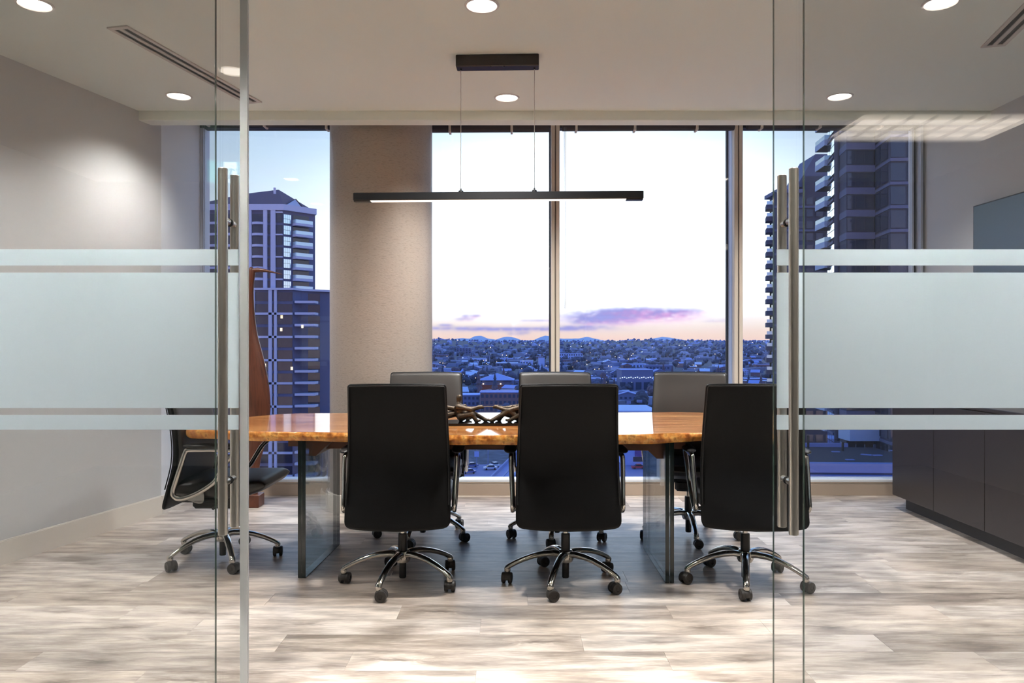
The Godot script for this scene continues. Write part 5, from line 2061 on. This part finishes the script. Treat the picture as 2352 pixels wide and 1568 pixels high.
	var tries := 0
	while made < 90 and tries < 4000:
		tries += 1
		var py := 784.0 + pow(rng.randf_range(0.0, 1.0), 1.4) * 120.0 + 26.0
		var px := rng.randf_range(930.0, 1800.0)
		var g := at_px(px, py)
		var r := Rect2(g.x - 10, g.y - 10, 20, 20)
		var hit := false
		for o in taken:
			if o.intersects(r):
				hit = true
				break
		if hit:
			continue
		taken.append(r)
		var k: Array = kinds[rng.randi() % 6]
		var wi := rng.randi() % 3
		var snow := rng.randf() > 0.6
		var look: String = ["slate-blue", "pale blue", "brownish"][wi] + (" gabled house with a bright frosted roof" if snow else " gabled house with a dull blue roof")
		var t := thing("house", look + " in the dusk city", "house", P(g.x, ground_h(g.x, g.y), g.y), rng.randf_range(-0.5, 0.5) + (PI / 2 if rng.randf() < 0.5 else 0.0), ["slate-blue", "pale blue", "brownish"][wi] + (" houses with bright roofs" if snow else " houses with dull roofs"))
		put("wall", k[0], walls[wi], t)
		put("roof", k[1], M.snow_roof if snow else M.house_roof, t)
		put("windows", k[2], M.house_window, t).set_meta("kind", "stuff")
		made += 1
	made = 0
	tries = 0
	while made < 45 and tries < 3000:
		tries += 1
		var g := at_px(rng.randf_range(930.0, 1800.0), 784.0 + pow(rng.randf(), 1.3) * 110.0 + 22.0)
		var w := rng.randf_range(18, 40)
		var dd := rng.randf_range(10, 16)
		var h := rng.randf_range(4.0, 9.0)
		var r := Rect2(g.x - w * 0.5 - 2, g.y - dd * 0.5 - 2, w + 4, dd + 4)
		var hit := false
		for o in taken:
			if o.intersects(r):
				hit = true
				break
		if hit:
			continue
		taken.append(r)
		var wi := rng.randi() % 3
		var t := thing("low_building", ["slate-blue", "pale blue", "brownish"][wi] + " low flat-roofed building in the dusk city", "building", P(g.x, ground_h(g.x, g.y), g.y), 0.0, ["slate-blue", "pale blue", "brownish"][wi] + " flat-roofed buildings")
		one_box("wall", Vector3(0, h * 0.5, 0), Vector3(w, h, dd), 0.1, walls[wi], t)
		one_box("roof", Vector3(0, h + 0.2, 0), Vector3(w + 0.6, 0.4, dd + 0.6), 0.05, M.snow_roof if rng.randf() < 0.35 else M.house_roof, t)
		for q in int(w / 5.0):
			one_box("window", Vector3(-w * 0.5 + 2.5 + 5.0 * q, h * 0.5, dd * 0.5 + 0.05), Vector3(2.6, h * 0.3, 0.15), 0.0, M.house_window, t)
		made += 1
	var tm := [tree_mesh(true, 1), tree_mesh(false, 2), tree_mesh(false, 3), tree_mesh(true, 4)]
	for k in 170:
		var py := 784.0 + rng.randf_range(18.0, 150.0)
		var g := at_px(rng.randf_range(930.0, 1800.0), py)
		var kk := rng.randi() % 4
		var r := Rect2(g.x - 4, g.y - 4, 8, 8)
		var hit := false
		for o in taken:
			if o.intersects(r):
				hit = true
				break
		if hit:
			continue
		taken.append(r)
		var t := thing("tree", "dark conifer among the houses of the dusk city" if kk == 0 or kk == 3 else "dark round-crowned tree among the houses of the dusk city", "tree", P(g.x, ground_h(g.x, g.y), g.y), rng.randf() * 6.0, "dark conifers of the city" if kk == 0 or kk == 3 else "dark round trees of the city")
		put("crown", tm[kk], M.tree_dark if rng.randf() < 0.6 else M.tree_brown, t)
		t.scale = Vector3.ONE * rng.randf_range(0.9, 1.7)
		one_box("trunk", Vector3(0, 1.2, 0), Vector3(0.4, 2.6, 0.4), 0.05, M.tree_brown, t)
	# the far city as one mass: houses, trees and lamps too small to tell apart
	var hs := []
	var ts := []
	var ls2 := []
	var lw := []
	for k in 2600:
		var py := 784.0 + 2.2 + 34.0 * pow(rng.randf(), 1.3)
		var z := 41.2 * 1750.0 / (py - 784.0)
		z = minf(z, 8200.0)
		var x := (rng.randf_range(-700.0, 900.0)) / 1750.0 * z
		var h := ground_h(x, z)
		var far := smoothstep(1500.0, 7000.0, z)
		var base := Color(0.15, 0.17, 0.26).lerp(Color(0.26, 0.32, 0.58), far)  # distance haze painted in: bluer and lighter farther away
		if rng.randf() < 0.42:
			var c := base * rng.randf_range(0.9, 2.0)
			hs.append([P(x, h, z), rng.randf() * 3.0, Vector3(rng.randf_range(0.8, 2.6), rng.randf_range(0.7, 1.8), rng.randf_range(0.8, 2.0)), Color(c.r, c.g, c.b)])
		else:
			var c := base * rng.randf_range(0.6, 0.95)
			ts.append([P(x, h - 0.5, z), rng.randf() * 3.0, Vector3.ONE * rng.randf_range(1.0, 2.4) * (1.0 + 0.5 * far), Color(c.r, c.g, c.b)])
	for k in 800:
		var z := rng.randf_range(380.0, 2600.0)
		var x := rng.randf_range(-700.0, 900.0) / 1750.0 * z
		var c := Color(0.09, 0.10, 0.16) * rng.randf_range(0.5, 1.3)
		ts.append([P(x, ground_h(x, z) - 0.5, z), rng.randf() * 3.0, Vector3(1, rng.randf_range(0.7, 1.2), 1) * rng.randf_range(0.8, 1.9), Color(c.r, c.g, c.b)])
	for k in 190:
		var py := 784.0 + 6.0 + 120.0 * pow(rng.randf(), 1.7)
		var z := 41.2 * 1750.0 / (py - 784.0)
		var x := (rng.randf_range(-260.0, 640.0)) / 1750.0 * z
		var sc := z / 1750.0 * rng.randf_range(0.4, 0.95)
		(ls2 if rng.randf() < 0.6 else lw).append([P(x, ground_h(x, z) + 8.0, z), 0.0, Vector3.ONE * sc, Color.WHITE])
	for q in [[1458, 808], [1454, 814], [1450, 818], [1443, 828], [1446, 834], [1404, 850], [1398, 848], [1366, 857], [1376, 856]]:
		var g := at_px(q[0], q[1] + 6)
		ls2.append([P(g.x, ground_h(g.x, g.y) + 8.0, g.y), 0.0, Vector3.ONE * g.y / 1750.0, Color.WHITE])
	var fs := []
	for k in 900:
		var z := 330.0 + 3600.0 * pow(rng.randf(), 1.3)
		var x := rng.randf_range(-700.0, 900.0) / 1750.0 * z
		var clear := true
		for o in taken:
			if o.grow(6.0).has_point(Vector2(x, z)):
				clear = false
				break
		if not clear:
			continue
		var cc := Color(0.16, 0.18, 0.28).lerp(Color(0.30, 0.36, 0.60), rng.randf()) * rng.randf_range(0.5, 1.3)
		fs.append([P(x, ground_h(x, z) + 2.4, z), rng.randf_range(-0.25, 0.25) + (PI / 2 if rng.randf() < 0.3 else 0.0), Vector3(rng.randf_range(8, 34), rng.randf_range(4.0, 10.0), rng.randf_range(8, 18)), Color(cc.r, cc.g, cc.b)])
	var bx2 := MB.new()
	bx2.box(Vector3.ZERO, Vector3.ONE, 0.02)
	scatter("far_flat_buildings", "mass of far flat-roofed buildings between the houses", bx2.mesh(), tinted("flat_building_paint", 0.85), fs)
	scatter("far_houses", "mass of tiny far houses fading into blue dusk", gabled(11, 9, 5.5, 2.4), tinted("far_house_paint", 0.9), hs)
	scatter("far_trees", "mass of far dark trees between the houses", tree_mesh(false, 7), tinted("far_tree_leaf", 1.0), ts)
	var bulb := SphereMesh.new()
	bulb.radius = 1.0
	bulb.height = 2.0
	bulb.radial_segments = 8
	bulb.rings = 4
	scatter("street_lamp_lights", "scatter of warm street lamp lights over the city", bulb, M.street_glow, ls2)
	scatter("white_lamp_lights", "scatter of white lamp lights over the city", bulb, M.street_white, lw)
	for q in [[1380, 860], [1385, 860], [1393, 866], [1384, 872], [1389, 872], [1394, 872]]:
		var g := at_px(q[0], q[1])
		var tl := SphereMesh.new()
		tl.radius = 0.55
		tl.height = 1.1
		tl.radial_segments = 8
		tl.rings = 4
		var o := put("tail_light", tl, M.tail_glow)
		o.position = P(g.x, ground_h(g.x, g.y) + 1.6, g.y)
		tag(o, "red car tail light on the far road through the city", "car light", "red tail lights on the road")
